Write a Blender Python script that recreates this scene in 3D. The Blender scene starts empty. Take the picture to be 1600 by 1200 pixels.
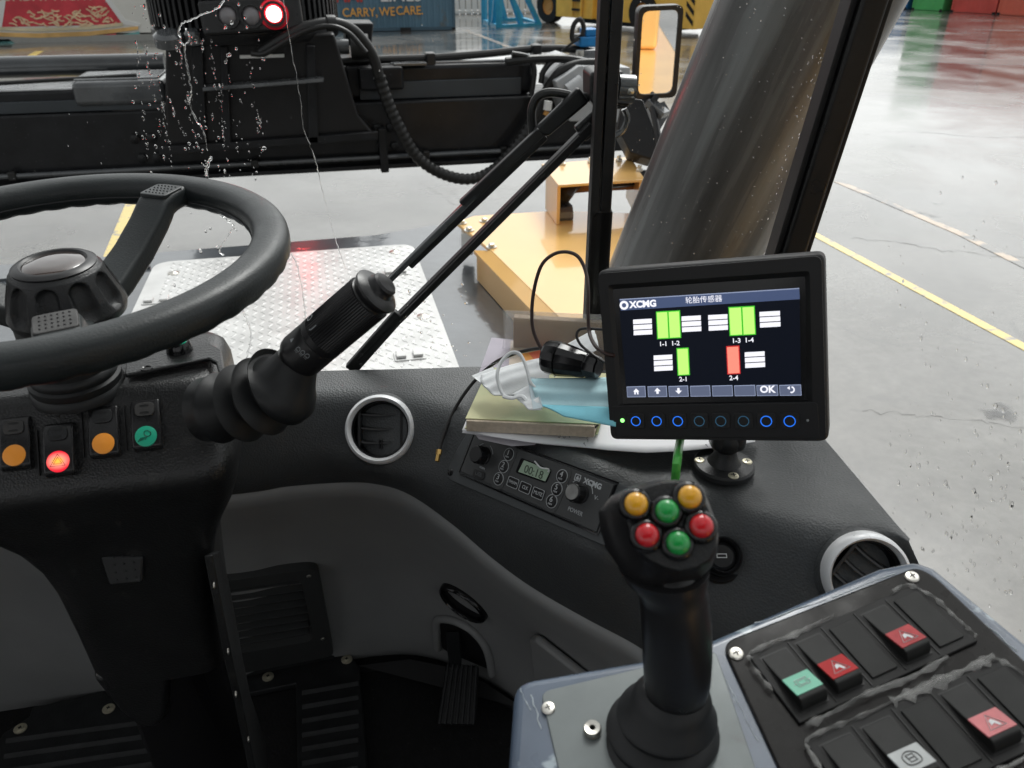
import bpy, bmesh, math, random
from mathutils import Vector, Matrix
random.seed(7)
PI = math.pi
sc = bpy.context.scene
# ------------------------------------------------------------------ camera
CAM_H, PITCH, YAW, FPX = 3.4, math.radians(28.5), math.radians(13.0), 1250.0
cam_d = bpy.data.cameras.new('camera'); cam = bpy.data.objects.new('camera', cam_d)
sc.collection.objects.link(cam); sc.camera = cam
cam.location = (0, 0, CAM_H); cam.rotation_euler = (PI/2 - PITCH, 0, -YAW)
cam_d.sensor_width = 36.0; cam_d.lens = 36.0*FPX/1600.0
cam_d.clip_start = 0.02; cam_d.clip_end = 600
cam_d.dof.use_dof = True; cam_d.dof.focus_distance = 0.95; cam_d.dof.aperture_fstop = 13.0
# ------------------------------------------------------------------ sky, sun, exposure
SUN_EL, SUN_AZ = math.radians(52), math.radians(35)
w = bpy.data.worlds.new('World'); sc.world = w; w.use_nodes = True
nt = w.node_tree; nt.nodes.clear()
sky = nt.nodes.new('ShaderNodeTexSky'); sky.sky_type = 'NISHITA'; sky.sun_disc = False
sky.sun_elevation = SUN_EL; sky.sun_rotation = SUN_AZ; sky.air_density = 1.0; sky.dust_density = 4.0; sky.ozone_density = 1.0
hs = nt.nodes.new('ShaderNodeHueSaturation'); hs.inputs['Saturation'].default_value = 0.06
bg = nt.nodes.new('ShaderNodeBackground'); bg.inputs['Strength'].default_value = 0.10
wo = nt.nodes.new('ShaderNodeOutputWorld')
nt.links.new(sky.outputs[0], hs.inputs['Color']); nt.links.new(hs.outputs[0], bg.inputs[0]); nt.links.new(bg.outputs[0], wo.inputs[0])
sun_d = bpy.data.lights.new('sun', 'SUN'); sun_d.energy = 0.8; sun_d.angle = math.radians(25); sun_d.color = (1, .98, .95)
sun = bpy.data.objects.new('sun', sun_d); sc.collection.objects.link(sun)
sun.rotation_euler = (PI/2 - SUN_EL, 0, -SUN_AZ + PI); sun.location = (0, 0, 30)
EXPO = 1.0
vs = sc.view_settings; vs.view_transform = 'Standard'; vs.look = 'None'; vs.gamma = 1.0; vs.exposure = EXPO; vs.use_curve_mapping = False
sc.cycles.use_denoising = True
sc.cycles.max_bounces = 10; sc.cycles.transparent_max_bounces = 24; sc.cycles.transmission_bounces = 8
sc.cycles.sample_clamp_indirect = 6.0; sc.cycles.caustics_reflective = False; sc.cycles.caustics_refractive = False
E1 = 1.0/2**EXPO          # radiance that shows as full white
# ------------------------------------------------------------------ geometry helpers
CC = Vector((0, 0, CAM_H)); ZZ = Vector((0, 0, 1))
FH = Vector((math.sin(YAW), math.cos(YAW), 0)); RR = Vector((math.cos(YAW), -math.sin(YAW), 0))
FF = FH*math.cos(PITCH) - ZZ*math.sin(PITCH); UU = FH*math.sin(PITCH) + ZZ*math.cos(PITCH)
V = Vector
def ray(x, y): return FF + RR*((x-800)/FPX) - UU*((y-600)/FPX)
def at(x, y, d): return CC + ray(x, y)*d
def onp(x, y, P, n):
    r = ray(x, y); n = V(n); return CC + r*((V(P)-CC).dot(n)/r.dot(n))
def onz(x, y, z): return onp(x, y, (0, 0, z), (0, 0, 1))
def ony(x, y, Y): return onp(x, y, (0, Y, 0), (0, 1, 0))
def lerp(a, b, t): return a + (b-a)*t

class Fr:
    """a frame: origin o, unit axes x (along), y (down or across), n (out of the face)"""
    def __init__(s, o, x, n=None, y=None):
        s.o = V(o); s.x = V(x).normalized()
        if n is not None:
            s.n = V(n); s.n = (s.n - s.x*s.n.dot(s.x)).normalized()
        else:
            yy = V(y); s.n = s.x.cross(yy).normalized()
        s.y = s.n.cross(s.x).normalized()
    def p(s, u, v, w=0.0): return s.o + s.x*u + s.y*v + s.n*w
    def px(s, x, y, w=0.0):
        q = onp(x, y, s.o + s.n*w, s.n) - s.o
        return (q.dot(s.x), q.dot(s.y))
    def at(s, u, v, w=0.0, rot=0.0):
        x = s.x*math.cos(rot) + s.y*math.sin(rot)
        return Fr(s.p(u, v, w), x, s.n)
    def mat(s):
        m = Matrix.Identity(4)
        for i, a in enumerate((s.x, s.y, s.n, s.o)):
            for j in range(3): m[j][i] = a[j]
        return m

def rpoly(pts, r, k=4):
    """round the corners of a 2D polygon"""
    out = []; n = len(pts)
    for i in range(n):
        p = V((*pts[i], 0)); a = V((*pts[i-1], 0)); b = V((*pts[(i+1) % n], 0))
        da, db = (a-p), (b-p); ri = r[i] if isinstance(r, (list, tuple)) else r
        rr = min(ri, da.length*.49, db.length*.49)
        if rr < 1e-6: out.append((p.x, p.y)); continue
        A, B = p + da.normalized()*rr, p + db.normalized()*rr
        for j in range(k+1):
            t = j/k; q = A*(1-t)**2 + p*2*t*(1-t) + B*t*t
            out.append((q.x, q.y))
    return out
def rrect(w, h, r, k=4): return rpoly([(-w/2, -h/2), (w/2, -h/2), (w/2, h/2), (-w/2, h/2)], r, k)
def ell(a, b, n=32): return [(a*math.cos(2*PI*i/n), b*math.sin(2*PI*i/n)) for i in range(n)]
def crom(pts, k=6, closed=False):
    """Catmull-Rom through 3D points"""
    P = [V(p) for p in pts]; n = len(P); out = []
    segs = n if closed else n-1
    for i in range(segs):
        p1, p2 = P[i], P[(i+1) % n]
        p0 = P[i-1] if (closed or i > 0) else p1*2 - p2
        p3 = P[(i+2) % n] if (closed or i+2 < n) else p2*2 - p1
        for j in range(k):
            t = j/k
            out.append(.5*((2*p1) + (p2-p0)*t + (2*p0-5*p1+4*p2-p3)*t*t + (3*p1-p0-3*p2+p3)*t**3))
    if not closed: out.append(P[-1])
    return out

class MB:
    def __init__(s): s.v = []; s.f = []
    def add(s, vs, fs):
        o = len(s.v); s.v += [V(v) for v in vs]; s.f += [[o+i for i in f] for f in fs]; return s
    def box(s, fr, sx, sy, sz, c=(0, 0, 0)):
        vs = [fr.p(c[0]+a*sx/2, c[1]+b*sy/2, c[2]+d*sz/2) for d in (-1, 1) for b in (-1, 1) for a in (-1, 1)]
        return s.add(vs, [(0, 2, 3, 1), (4, 5, 7, 6), (0, 1, 5, 4), (2, 6, 7, 3), (0, 4, 6, 2), (1, 3, 7, 5)])
    def prism(s, fr, poly, w0, w1, inset=0.0):
        n = len(poly); cx = sum(p[0] for p in poly)/n; cy = sum(p[1] for p in poly)/n
        def sh(p):
            if not inset: return p
            d = math.hypot(p[0]-cx, p[1]-cy) or 1; k = max(0, 1-inset/d); return (cx+(p[0]-cx)*k, cy+(p[1]-cy)*k)
        vs = [fr.p(*p, w0) for p in poly] + [fr.p(*sh(p), w1) for p in poly]
        fs = [list(range(n))[::-1], list(range(n, 2*n))] + [(i, (i+1) % n, n+(i+1) % n, n+i) for i in range(n)]
        return s.add(vs, fs)
    def slab(s, pts, off):
        """extrude a 3D polygon by a vector"""
        n = len(pts); off = V(off)
        return s.add([V(p) for p in pts] + [V(p)+off for p in pts], [list(range(n))[::-1], list(range(n, 2*n))] + [(i, (i+1) % n, n+(i+1) % n, n+i) for i in range(n)])
    def loft(s, rings, cap=True, closed=True, loop=False):
        n = len(rings[0]); o = len(s.v)
        vs = [p for r in rings for p in r]; fs = []; R = len(rings)
        for k in range(R if loop else R-1):
            a, b = k*n, ((k+1) % R)*n
            for i in range(n if closed else n-1): fs.append((a+i, a+(i+1) % n, b+(i+1) % n, b+i))
        if cap and closed and not loop: fs += [list(range(n))[::-1], [(R-1)*n+i for i in range(n)]]
        return s.add(vs, fs)
    def tube(s, path, r, n=8, closed=False, cap=True, sq=1.0):
        P = [V(p) for p in path]; N = len(P); rings = []
        up = None
        for i, p in enumerate(P):
            a = P[i-1] if (i or closed) else p; b = P[(i+1) % N] if (i+1 < N or closed) else p
            t = (b-a).normalized()
            if up is None: up = t.orthogonal().normalized()
            up = (up - t*up.dot(t))
            up = up.normalized() if up.length > 1e-6 else t.orthogonal().normalized()
            bi = t.cross(up); rr = r[i] if isinstance(r, (list, tuple)) else r
            rings.append([p + up*(rr*math.cos(2*PI*j/n)) + bi*(rr*sq*math.sin(2*PI*j/n)) for j in range(n)])
        return s.loft(rings, cap, True, closed)
    def lathe(s, fr, prof, n=32, cap=True, a0=0.0):
        rings = [[fr.p(r*math.cos(a0+2*PI*j/n), r*math.sin(a0+2*PI*j/n), w) for j in range(n)] for r, w in prof]
        return s.loft(rings, cap)
    def ring(s, fr, ro, ri, w0, w1, n=32):
        return s.lathe_closed(fr, [(ri, w0), (ro, w0), (ro, w1), (ri, w1)], n)
    def lathe_closed(s, fr, prof, n=32):
        rings = [[fr.p(r*math.cos(2*PI*j/n), r*math.sin(2*PI*j/n), w) for r, w in prof] for j in range(n)]
        return s.loft(rings, False, True, True)
    def bar(s, a, b, w, h, up=ZZ):
        a, b = V(a), V(b); t = (b-a)
        x = t.normalized(); u = V(up); u = (u - x*u.dot(x))
        if u.length < 1e-5: u = x.orthogonal()
        fr = Fr((a+b)/2, x, u); return s.box(fr, t.length, w, h)
    def dome(s, fr, a, b, h, n=8, m=3):
        rings = []
        for i in range(m):
            t = i/m*PI/2; k = math.cos(t); rings.append([fr.p(a*k*math.cos(2*PI*j/n), b*k*math.sin(2*PI*j/n), h*math.sin(t)) for j in range(n)])
        o = len(s.v); s.loft(rings, False); s.v.append(fr.p(0, 0, h)); top = len(s.v)-1
        for j in range(n): s.f.append([o+(m-1)*n+j, o+(m-1)*n+(j+1) % n, top])
        s.f.append([o+j for j in range(n)][::-1]); return s
    def build(s, name, mat, parent=None, smooth=35, bevel=0.0, seg=2, kind=None, sub=0, solid=0.0):
        me = bpy.data.meshes.new(name); o0 = origin(parent)
        me.from_pydata([v - o0 for v in s.v], [], s.f)
        bm = bmesh.new(); bm.from_mesh(me); bmesh.ops.recalc_face_normals(bm, faces=bm.faces); bm.to_mesh(me); bm.free()
        me.materials.append(mat)
        if smooth:
            me.shade_smooth(); me.set_sharp_from_angle(angle=math.radians(smooth))
        return link(name, me, parent, bevel, seg, kind, sub, solid)

def link(name, me, parent, bevel=0, seg=2, kind=None, sub=0, solid=0.0):
    ob = bpy.data.objects.new(name, me); sc.collection.objects.link(ob)
    if parent is not None: ob.parent = parent
    if solid:
        m = ob.modifiers.new('solid', 'SOLIDIFY'); m.thickness = solid; m.offset = 0
    if sub:
        m = ob.modifiers.new('sub', 'SUBSURF'); m.levels = sub; m.render_levels = sub
    if bevel:
        m = ob.modifiers.new('bevel', 'BEVEL'); m.width = bevel; m.segments = seg; m.limit_method = 'ANGLE'; m.angle_limit = math.radians(38); m.harden_normals = True
    if kind: ob['kind'] = kind
    return ob
def origin(o):
    t = V((0, 0, 0))
    while o is not None: t = t + o.location; o = o.parent
    return t
def tag(o, label=None, cat=None, group=None, kind=None):
    for k, v in (('label', label), ('category', cat), ('group', group), ('kind', kind)):
        if v: o[k] = v
    return o
def thing(name, loc, label, cat, group=None):
    e = bpy.data.objects.new(name, None); sc.collection.objects.link(e); e.location = V(loc); e.empty_display_size = .05
    return tag(e, label, cat, group)
def text(fr, body, size, mat, parent, name='lettering', thick=0.0003, align='CENTER', sx=1.0, bold=0.0, sp=1.0):
    cu = bpy.data.curves.new(name, 'FONT'); cu.body = body; cu.size = size; cu.align_x = align; cu.align_y = 'CENTER'
    cu.extrude = thick; cu.offset = bold; cu.space_character = sp; cu.resolution_u = 3
    tmp = bpy.data.objects.new('tmp', cu); sc.collection.objects.link(tmp)
    bpy.context.view_layer.update()
    dg = bpy.context.evaluated_depsgraph_get()
    me = bpy.data.meshes.new_from_object(tmp.evaluated_get(dg)); bpy.data.objects.remove(tmp); bpy.data.curves.remove(cu)
    fl = Fr(fr.o, fr.x, fr.n); m = fl.mat() @ Matrix.Diagonal((sx, 1, 1, 1))
    me.transform(m); o0 = origin(parent); me.transform(Matrix.Translation(-o0))
    me.materials.clear(); me.materials.append(mat); me.name = name
    return link(name, me, parent)
# ------------------------------------------------------------------ materials
def M(name, col, rough=.5, metal=0.0, bump=None, vary=0.0, vscale=30.0, coat=0.0, rvar=0.0, emit=None, es=0.0, trans=0.0, ior=1.45, alpha=1.0, spec=.5, dirt=None, coatr=.05):
    m = bpy.data.materials.new(name); m.use_nodes = True; t = m.node_tree; b = t.nodes['Principled BSDF']
    c4 = (*col, 1); b.inputs['Base Color'].default_value = c4; b.inputs['Roughness'].default_value = rough; b.inputs['Metallic'].default_value = metal
    b.inputs['Coat Weight'].default_value = coat; b.inputs['Coat Roughness'].default_value = coatr
    b.inputs['Transmission Weight'].default_value = trans; b.inputs['IOR'].default_value = ior; b.inputs['Alpha'].default_value = alpha
    b.inputs['Specular IOR Level'].default_value = spec
    if emit: b.inputs['Emission Color'].default_value = (*emit, 1); b.inputs['Emission Strength'].default_value = es
    L = t.links.new
    def node(k): return t.nodes.new(k)
    tc = node('ShaderNodeTexCoord') if (vary or bump or rvar or dirt) else None
    def noise(scale, det=4.0):
        n = node('ShaderNodeTexNoise'); n.inputs['Scale'].default_value = scale; n.inputs['Detail'].default_value = det; L(tc.outputs['Object'], n.inputs['Vector']); return n
    last = None
    if vary:
        n = noise(vscale); r = node('ShaderNodeValToRGB'); L(n.outputs[0], r.inputs[0])
        lo = tuple(max(0, c*(1-vary)) for c in col); hi = tuple(min(1, c*(1+vary)) for c in col)
        r.color_ramp.elements[0].position = .3; r.color_ramp.elements[1].position = .7
        r.color_ramp.elements[0].color = (*lo, 1); r.color_ramp.elements[1].color = (*hi, 1); last = r.outputs[0]
    if dirt:                       # (colour, scale, threshold, softness)
        n = noise(dirt[1], 6); mr = node('ShaderNodeMapRange'); L(n.outputs[0], mr.inputs[0]); mr.inputs[1].default_value = dirt[2]; mr.inputs[2].default_value = dirt[2]+dirt[3]
        mx = node('ShaderNodeMix'); mx.data_type = 'RGBA'; L(mr.outputs[0], mx.inputs[0])
        if last: L(last, mx.inputs[6])
        else: mx.inputs[6].default_value = c4
        mx.inputs[7].default_value = (*dirt[0], 1); last = mx.outputs[2]
    if last: L(last, b.inputs['Base Color'])
    if rvar:
        n = noise(vscale*1.7); mr = node('ShaderNodeMapRange'); L(n.outputs[0], mr.inputs[0]); mr.inputs[1].default_value = .3; mr.inputs[2].default_value = .7
        mr.inputs[3].default_value = max(0, rough-rvar); mr.inputs[4].default_value = min(1, rough+rvar); L(mr.outputs[0], b.inputs['Roughness'])
    if bump:
        kind, scale, st = bump
        if kind == 'leather':
            n = node('ShaderNodeTexVoronoi'); n.inputs['Scale'].default_value = scale; L(tc.outputs['Object'], n.inputs['Vector']); h = n.outputs['Distance']
        else: h = noise(scale, 5).outputs[0]
        bp = node('ShaderNodeBump'); bp.inputs['Strength'].default_value = st; bp.inputs['Distance'].default_value = .4/scale
        L(h, bp.inputs['Height']); L(bp.outputs[0], b.inputs['Normal'])
        if coat: L(bp.outputs[0], b.inputs['Coat Normal'])
    return m
def glow(name, col, k, spec=.5):
    m = bpy.data.materials.new(name); m.use_nodes = True; b = m.node_tree.nodes['Principled BSDF']
    b.inputs['Base Color'].default_value = (*[c*.3 for c in col], 1); b.inputs['Roughness'].default_value = .3
    b.inputs['Specular IOR Level'].default_value = spec; b.inputs['Emission Color'].default_value = (*col, 1); b.inputs['Emission Strength'].default_value = k*E1; return m
mDash = M('dash vinyl', (.058, .062, .064), .5, bump=('leather', 420, .5), vary=.15, vscale=9, rvar=.08, dirt=((.15, .15, .148), 260, .70, .05))
mPlastic = M('black plastic', (.018, .019, .020), .40, bump=('leather', 600, .3), vary=.15, vscale=12, rvar=.06, dirt=((.06, .06, .06), 240, .70, .05))
mSmooth = M('smooth black plastic', (.012, .012, .013), .33, rvar=.06, vscale=20)
mMatte = M('matte black plastic', (.010, .010, .011), .55, bump=('noise', 900, .12))
mGloss = M('gloss black plastic', (.008, .008, .009), .12)
mWheel = M('wheel foam', (.017, .021, .022), .40, bump=('noise', 520, .4), vary=.2, vscale=25, rvar=.06)
mShroud = M('column shroud plastic', (.009, .0095, .010), .36, coat=.25, coatr=.28, bump=('leather', 520, .4), vary=.2, vscale=12, rvar=.07, dirt=((.022, .022, .021), 55, .62, .1))
mRubber = M('rubber', (.010, .011, .012), .48, bump=('noise', 300, .05))
mPad = M('worn dotted rubber', (.045, .044, .043), .6, bump=('noise', 700, .3), vary=.3, vscale=60)
mTrim = M('grey trim vinyl', (.27, .275, .275), .55, bump=('noise', 500, .06), vary=.10, vscale=5)
mSilver = M('satin silver plastic', (.74, .75, .76), .32, metal=.15, rvar=.05, vscale=40)
mSteel = M('plated steel', (.62, .60, .55), .3, metal=1.0, vary=.15, vscale=120)
mWasher = M('zinc washer', (.62, .58, .44), .42, metal=.6, vary=.2, vscale=150)
mMat = M('floor rubber mat', (.015, .016, .017), .6, bump=('noise', 240, .5), vary=.35, vscale=30)
mCarpet = M('dark floor', (.006, .006, .0065), .8, bump=('noise', 160, .6), vary=.4, vscale=60, dirt=((.05, .05, .048), 140, .68, .06))
mFrame = M('black window frame', (.006, .006, .006), .34, rvar=.08, vscale=30)
mSeal = M('window seal rubber', (.004, .004, .004), .6)
mGlass = bpy.data.materials.new('clear glass'); mGlass.use_nodes = True
_t = mGlass.node_tree; _t.nodes.clear(); _b = _t.nodes.new('ShaderNodeBsdfTransparent'); _b.inputs[0].default_value = (.97, .98, .975, 1)
_o = _t.nodes.new('ShaderNodeOutputMaterial'); _t.links.new(_b.outputs[0], _o.inputs[0])
mWater = M('rain water', (1, 1, 1), .0, trans=1.0, ior=1.33)
mBlackMetal = M('wet black painted steel', (.006, .0065, .008), .5, vary=.5, vscale=6, coat=.22, rvar=.12, coatr=.15, spec=.3, dirt=((.05, .052, .056), 60, .66, .05))
mGreyWet = M('wet grey steel', (.075, .08, .085), .25, vary=.25, vscale=5, coat=.8, rvar=.1)
mCylinder = M('wet black cylinder paint', (.10, .105, .105), .5, vary=.35, vscale=4, coat=.7, rvar=.1, coatr=.2, dirt=((.16, .165, .165), 9, .55, .2))
mHose = M('black hose', (.012, .012, .012), .42)
mYellow = M('wet yellow paint', (.82, .48, .15), .3, vary=.06, vscale=3, coat=.8, coatr=.06)
mYellowFar = M('yellow machine paint', (.92, .55, .10), .4, vary=.1, vscale=1.5)
mDeck = M('wet deck steel', (.050, .058, .066), .3, vary=.4, vscale=2.5, coat=1.0, coatr=.05, bump=('noise', 14, .06))
mAlu = M('aluminium tread plate', (.58, .58, .57), .38, metal=.2, vary=.14, vscale=7, rvar=.1, coat=.3, coatr=.2)
mWhite = M('white paint', (.78, .78, .76), .4, vary=.05)
mTyre = M('tyre', (.012, .012, .012), .75)
mBlueFrame = M('blue frame paint', (.04, .34, .55), .4, vary=.15, vscale=2)
mValve = M('blue valve paint', (.01, .20, .50), .35, vary=.15, vscale=20)
mGreyBox = M('grey painted box', (.42, .43, .44), .4, vary=.1, vscale=6)
mMirror = M('mirror glass', (.92, .92, .92), .015, metal=1.0)
mBlackPrint = M('black print', (.01, .01, .01), .5)
mWhitePrint = M('white print', (.62, .63, .64), .5)
mGreyPrint = M('grey print', (.30, .32, .33), .5)
# ================================================================== the yard
def ground_mat():
    m = bpy.data.materials.new('wet concrete'); m.use_nodes = True; t = m.node_tree; b = t.nodes['Principled BSDF']; L = t.links.new
    tc = t.nodes.new('ShaderNodeTexCoord')
    def noise(sc_, det=5, rough=.55, dist=0.0, vec=None):
        n = t.nodes.new('ShaderNodeTexNoise'); n.inputs['Scale'].default_value = sc_; n.inputs['Detail'].default_value = det
        n.inputs['Roughness'].default_value = rough; n.inputs['Distortion'].default_value = dist; L(vec or tc.outputs['Object'], n.inputs['Vector']); return n.outputs[0]
    def ramp(src, stops):
        r = t.nodes.new('ShaderNodeValToRGB'); L(src, r.inputs[0]); e = r.color_ramp.elements
        while len(e) < len(stops): e.new(.5)
        for q, (p, c) in zip(e, stops): q.position = p; q.color = (*c, 1)
        return r.outputs[0]
    def mix(f, a, c, mode='MIX'):
        x = t.nodes.new('ShaderNodeMix'); x.data_type = 'RGBA'; x.blend_type = mode
        if isinstance(f, float): x.inputs[0].default_value = f
        else: L(f, x.inputs[0])
        for s, q in ((6, a), (7, c)):
            if isinstance(q, tuple): x.inputs[s].default_value = (*q, 1)
            else: L(q, x.inputs[s])
        return x.outputs[2]
    base = ramp(noise(.35, 8, .62, .4), [(.28, (.058, .055, .048)), (.5, (.122, .117, .105)), (.72, (.185, .180, .166))])
    fine = ramp(noise(7, 6, .7), [(.3, (.75, .75, .75)), (.7, (1.1, 1.1, 1.1))])
    c = mix(1.0, base, fine, 'MULTIPLY')
    stain = ramp(noise(1.1, 7, .65, 1.2), [(.60, (0, 0, 0)), (.72, (1, 1, 1))])
    c = mix(stain, c, (.075, .073, .068)); L(c, b.inputs['Base Color'])
    # cracks
    wet = ramp(noise(.22, 5, .55, .6), [(.36, (.05, .05, .05)), (.62, (.34, .34, .34))]); L(wet, b.inputs['Roughness'])
    b.inputs['Specular IOR Level'].default_value = .5; b.inputs['Coat Weight'].default_value = .75; b.inputs['Coat IOR'].default_value = 1.33
    cr = ramp(noise(.5, 4, .5, .3), [(.35, (.03, .03, .03)), (.65, (.22, .22, .22))]); L(cr, b.inputs['Coat Roughness'])
    mp = t.nodes.new('ShaderNodeMapping'); mp.inputs['Scale'].default_value = (1, 1, 1); L(tc.outputs['Object'], mp.inputs[0])
    bp = t.nodes.new('ShaderNodeBump'); bp.inputs['Strength'].default_value = .10; bp.inputs['Distance'].default_value = .02; L(noise(3.0, 6, .6, 0, mp.outputs[0]), bp.inputs['Height'])
    L(bp.outputs[0], b.inputs['Normal']); L(bp.outputs[0], b.inputs['Coat Normal'])
    return m
mGround = ground_mat()
MB().slab([(-300, -60, 0), (300, -60, 0), (300, 330, 0), (-300, 330, 0)], (0, 0, -.2)).build('yard_ground', mGround, None, smooth=0, kind='structure')
mLine = M('worn yellow line', (.70, .52, .12), .3, vary=.15, coat=.6, dirt=((.22, .21, .20), 6, .57, .10))
mLine2 = M('faded line', (.50, .38, .27), .35, coat=.5, dirt=((.17, .165, .155), 2.5, .44, .08))
def line(pts, wd, m, name='painted_line'):
    b = MB()
    for a, c in zip(pts, pts[1:]):
        a, c = V(a), V(c); s = (c-a).normalized().cross(ZZ)*wd/2
        b.slab([a-s+V((0, 0, .001)), a+s+V((0, 0, .001)), c+s+V((0, 0, .001)), c-s+V((0, 0, .001))], (0, 0, .004))
    b.build(name, m, None, smooth=0, kind='structure')
line([(6.28, 14.5, 0), (6.50, 2.0, 0)], .13, mLine)
line([(-3.16, 16.0, 0), (-2.6, 8.0, 0)], .15, mLine)
q0 = onz(1300, 280, 0); q1 = onz(1500, 365, 0); q2 = onz(1620, 425, 0)
line([q0, q1, q2], .14, mLine2)
line([onz(62, 80, 0), onz(35, 95, 0)], .3, mLine)
line([onz(730, 48, 0), onz(800, 75, 0)], .25, mLine2)

def stain_mat():
    m = bpy.data.materials.new('dark wet stain'); m.use_nodes = True; t = m.node_tree; b = t.nodes['Principled BSDF']; L = t.links.new
    b.inputs['Base Color'].default_value = (.075, .075, .075, 1); b.inputs['Roughness'].default_value = .2; b.inputs['Coat Weight'].default_value = .7
    tc = t.nodes.new('ShaderNodeTexCoord'); n = t.nodes.new('ShaderNodeTexNoise'); n.inputs['Scale'].default_value = 2.2; n.inputs['Detail'].default_value = 8; L(tc.outputs['Object'], n.inputs['Vector'])
    d = t.nodes.new('ShaderNodeVectorMath'); d.operation = 'DISTANCE'; d.inputs[1].default_value = (.5, .5, .5); L(tc.outputs['Generated'], d.inputs[0])
    a = t.nodes.new('ShaderNodeMath'); a.operation = 'SUBTRACT'; L(n.outputs[0], a.inputs[0]); L(d.outputs['Value'], a.inputs[1])
    r = t.nodes.new('ShaderNodeMapRange'); L(a.outputs[0], r.inputs[0]); r.inputs[1].default_value = .12; r.inputs[2].default_value = .30; r.inputs[4].default_value = .75; L(r.outputs[0], b.inputs['Alpha']); return m
mCrack = M('dark joint', (.095, .092, .088), .4)
rnk = random.Random(11)
for pts in (((1330, 640), (1420, 648), (1500, 655), (1600, 668)), ((655, 285), (690, 305), (715, 322)), ((1330, 372), (1400, 378), (1480, 392), (1600, 402)), ((1380, 205), (1450, 207), (1530, 214), (1600, 214))):
    P = crom([onz(x, y, .0042) for x, y in pts], 8); P = [p + V((rnk.gauss(0, .02), rnk.gauss(0, .03), 0)) for p in P]
    MB().tube(P, [rnk.uniform(.0003, .0020) for _ in P], 5, sq=.2).build('ground_crack', mCrack, None, kind='structure')
mStain = stain_mat()
for x, y, rx_, ry_ in ((1490, 795, .42, .75), (1385, 470, .5, .9), (1425, 225, .9, 2.2), (1560, 640, .8, 1.0), (60, 390, .6, 1.2), (1500, 330, 1.6, 1.6), (700, 300, .8, 1.2)):
    o_ = onz(x, y, 0); MB().slab([o_+V((-rx_, -ry_, .003)), o_+V((rx_, -ry_, .003)), o_+V((rx_, ry_, .003)), o_+V((-rx_, ry_, .003))], (0, 0, .0035)).build('ground_stain', mStain, None, smooth=0, kind='structure')
# ------------------------------------------------------------------ far containers, fence, frame, machine
def container(o, dx, L_, H_, D_, m, name, label, group='containers standing across the yard', doors=False, corr=.28, mf=None):
    """o: front bottom corner; dx: unit vector along the front; the box lies behind (to the left of dx turned 90 deg)"""
    dx = V(dx).normalized(); dy = ZZ.cross(dx); o = V(o)
    th = thing(name, o, label, 'shipping container', group)
    fr = Fr(o, dx, None, ZZ)          # x along, y up, n towards viewer
    if fr.n.dot(dy) > 0: fr = Fr(o, dx, -dy)
    up = 1 if fr.y.z > 0 else -1
    n = int(L_/corr); pts = []
    for i in range(n):
        x0 = .12 + (L_-.24)*i/n; s = (L_-.24)/n
        pts += [(x0, -.03), (x0+s*.35, -.03), (x0+s*.5, -.075), (x0+s*.85, -.075)]
    pts += [(L_-.12, -.03)]
    b = MB(); rings = [[fr.p(x, up*z, w_) for x, w_ in pts] for z in (.16, H_-.12)]
    b.loft(rings, False, False)
    b.build('side_wall', m, th, smooth=0)
    b = MB()
    for (x0, x1, z0, z1) in ((0, L_, 0.02, .16), (0, L_, H_-.12, H_), (0, .12, .16, H_-.12), (L_-.12, L_, .16, H_-.12)):
        b.box(fr, x1-x0, z1-z0, .12, ((x0+x1)/2, up*(z0+z1)/2, -.06))
    b.build('frame_rail', mf or m, th, smooth=0)
    MB().box(fr, L_-.02, H_-.04, D_-.14, (L_/2, up*H_/2, -.13-(D_-.14)/2)).build('box_body', m, th, smooth=0)
    b = MB()
    for x in (.09, L_-.09):
        for z in (.06, H_-.06): b.box(fr, .178, .118, .02, (x, up*z, .012))
    b.build('corner_casting', mBlackMetal, th, smooth=0)
    return th, Fr(o, dx, fr.n), fr, up
mContBlue = M('grey blue container paint', (.10, .19, .26), .5, vary=.12, vscale=.8, dirt=((.13, .14, .14), 1.6, .60, .12))
mContBlue2 = M('dark blue rail', (.06, .11, .15), .5)
mOrange = M('orange lettering', (.85, .42, .09), .5, vary=.1)
mLetRed = M('red lettering', (.55, .05, .04), .5); mLetWhite = M('white lettering', (.7, .7, .7), .5)
th, fr, fq, up = container((-5.35, 41.5, 0), (1, 0, 0), 12.15, 2.6, 2.4, mContBlue, 'shipping_container', 'grey blue shipping container with orange and white lettering across the yard', None, corr=.30, mf=mContBlue2)
def on_front(x, y): q = ony(x, y, 41.5-.028); return Fr(q, (1, 0, 0), (0, -1, 0))
text(on_front(562.5, 20), 'CARRY,', .52, mOrange, th, 'slogan_lettering', .004, sx=.92, bold=.006); text(on_front(605, 18.8), 'WE', .52, mOrange, th, 'slogan_lettering', .004, sx=.92, bold=.006); text(on_front(640, 17), 'CARE.', .52, mOrange, th, 'slogan_lettering', .004, sx=.92, bold=.006)
text(on_front(498, 21), 'WE', .60, mOrange, th, 'slogan_lettering', .004)
text(on_front(545, -6), 'HAI', .78, mLetRed, th, 'company_lettering', .004, bold=.015)
text(on_front(626, -7), 'LINES', .78, mLetWhite, th, 'company_lettering', .004, bold=.015)
b = MB(); q = ony(634, 46, 41.4); b.box(Fr(q, (1, 0, 0), (0, -1, 0)), .5, .16, .05); b.build('fork_pocket', mBlackMetal, th)
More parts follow.
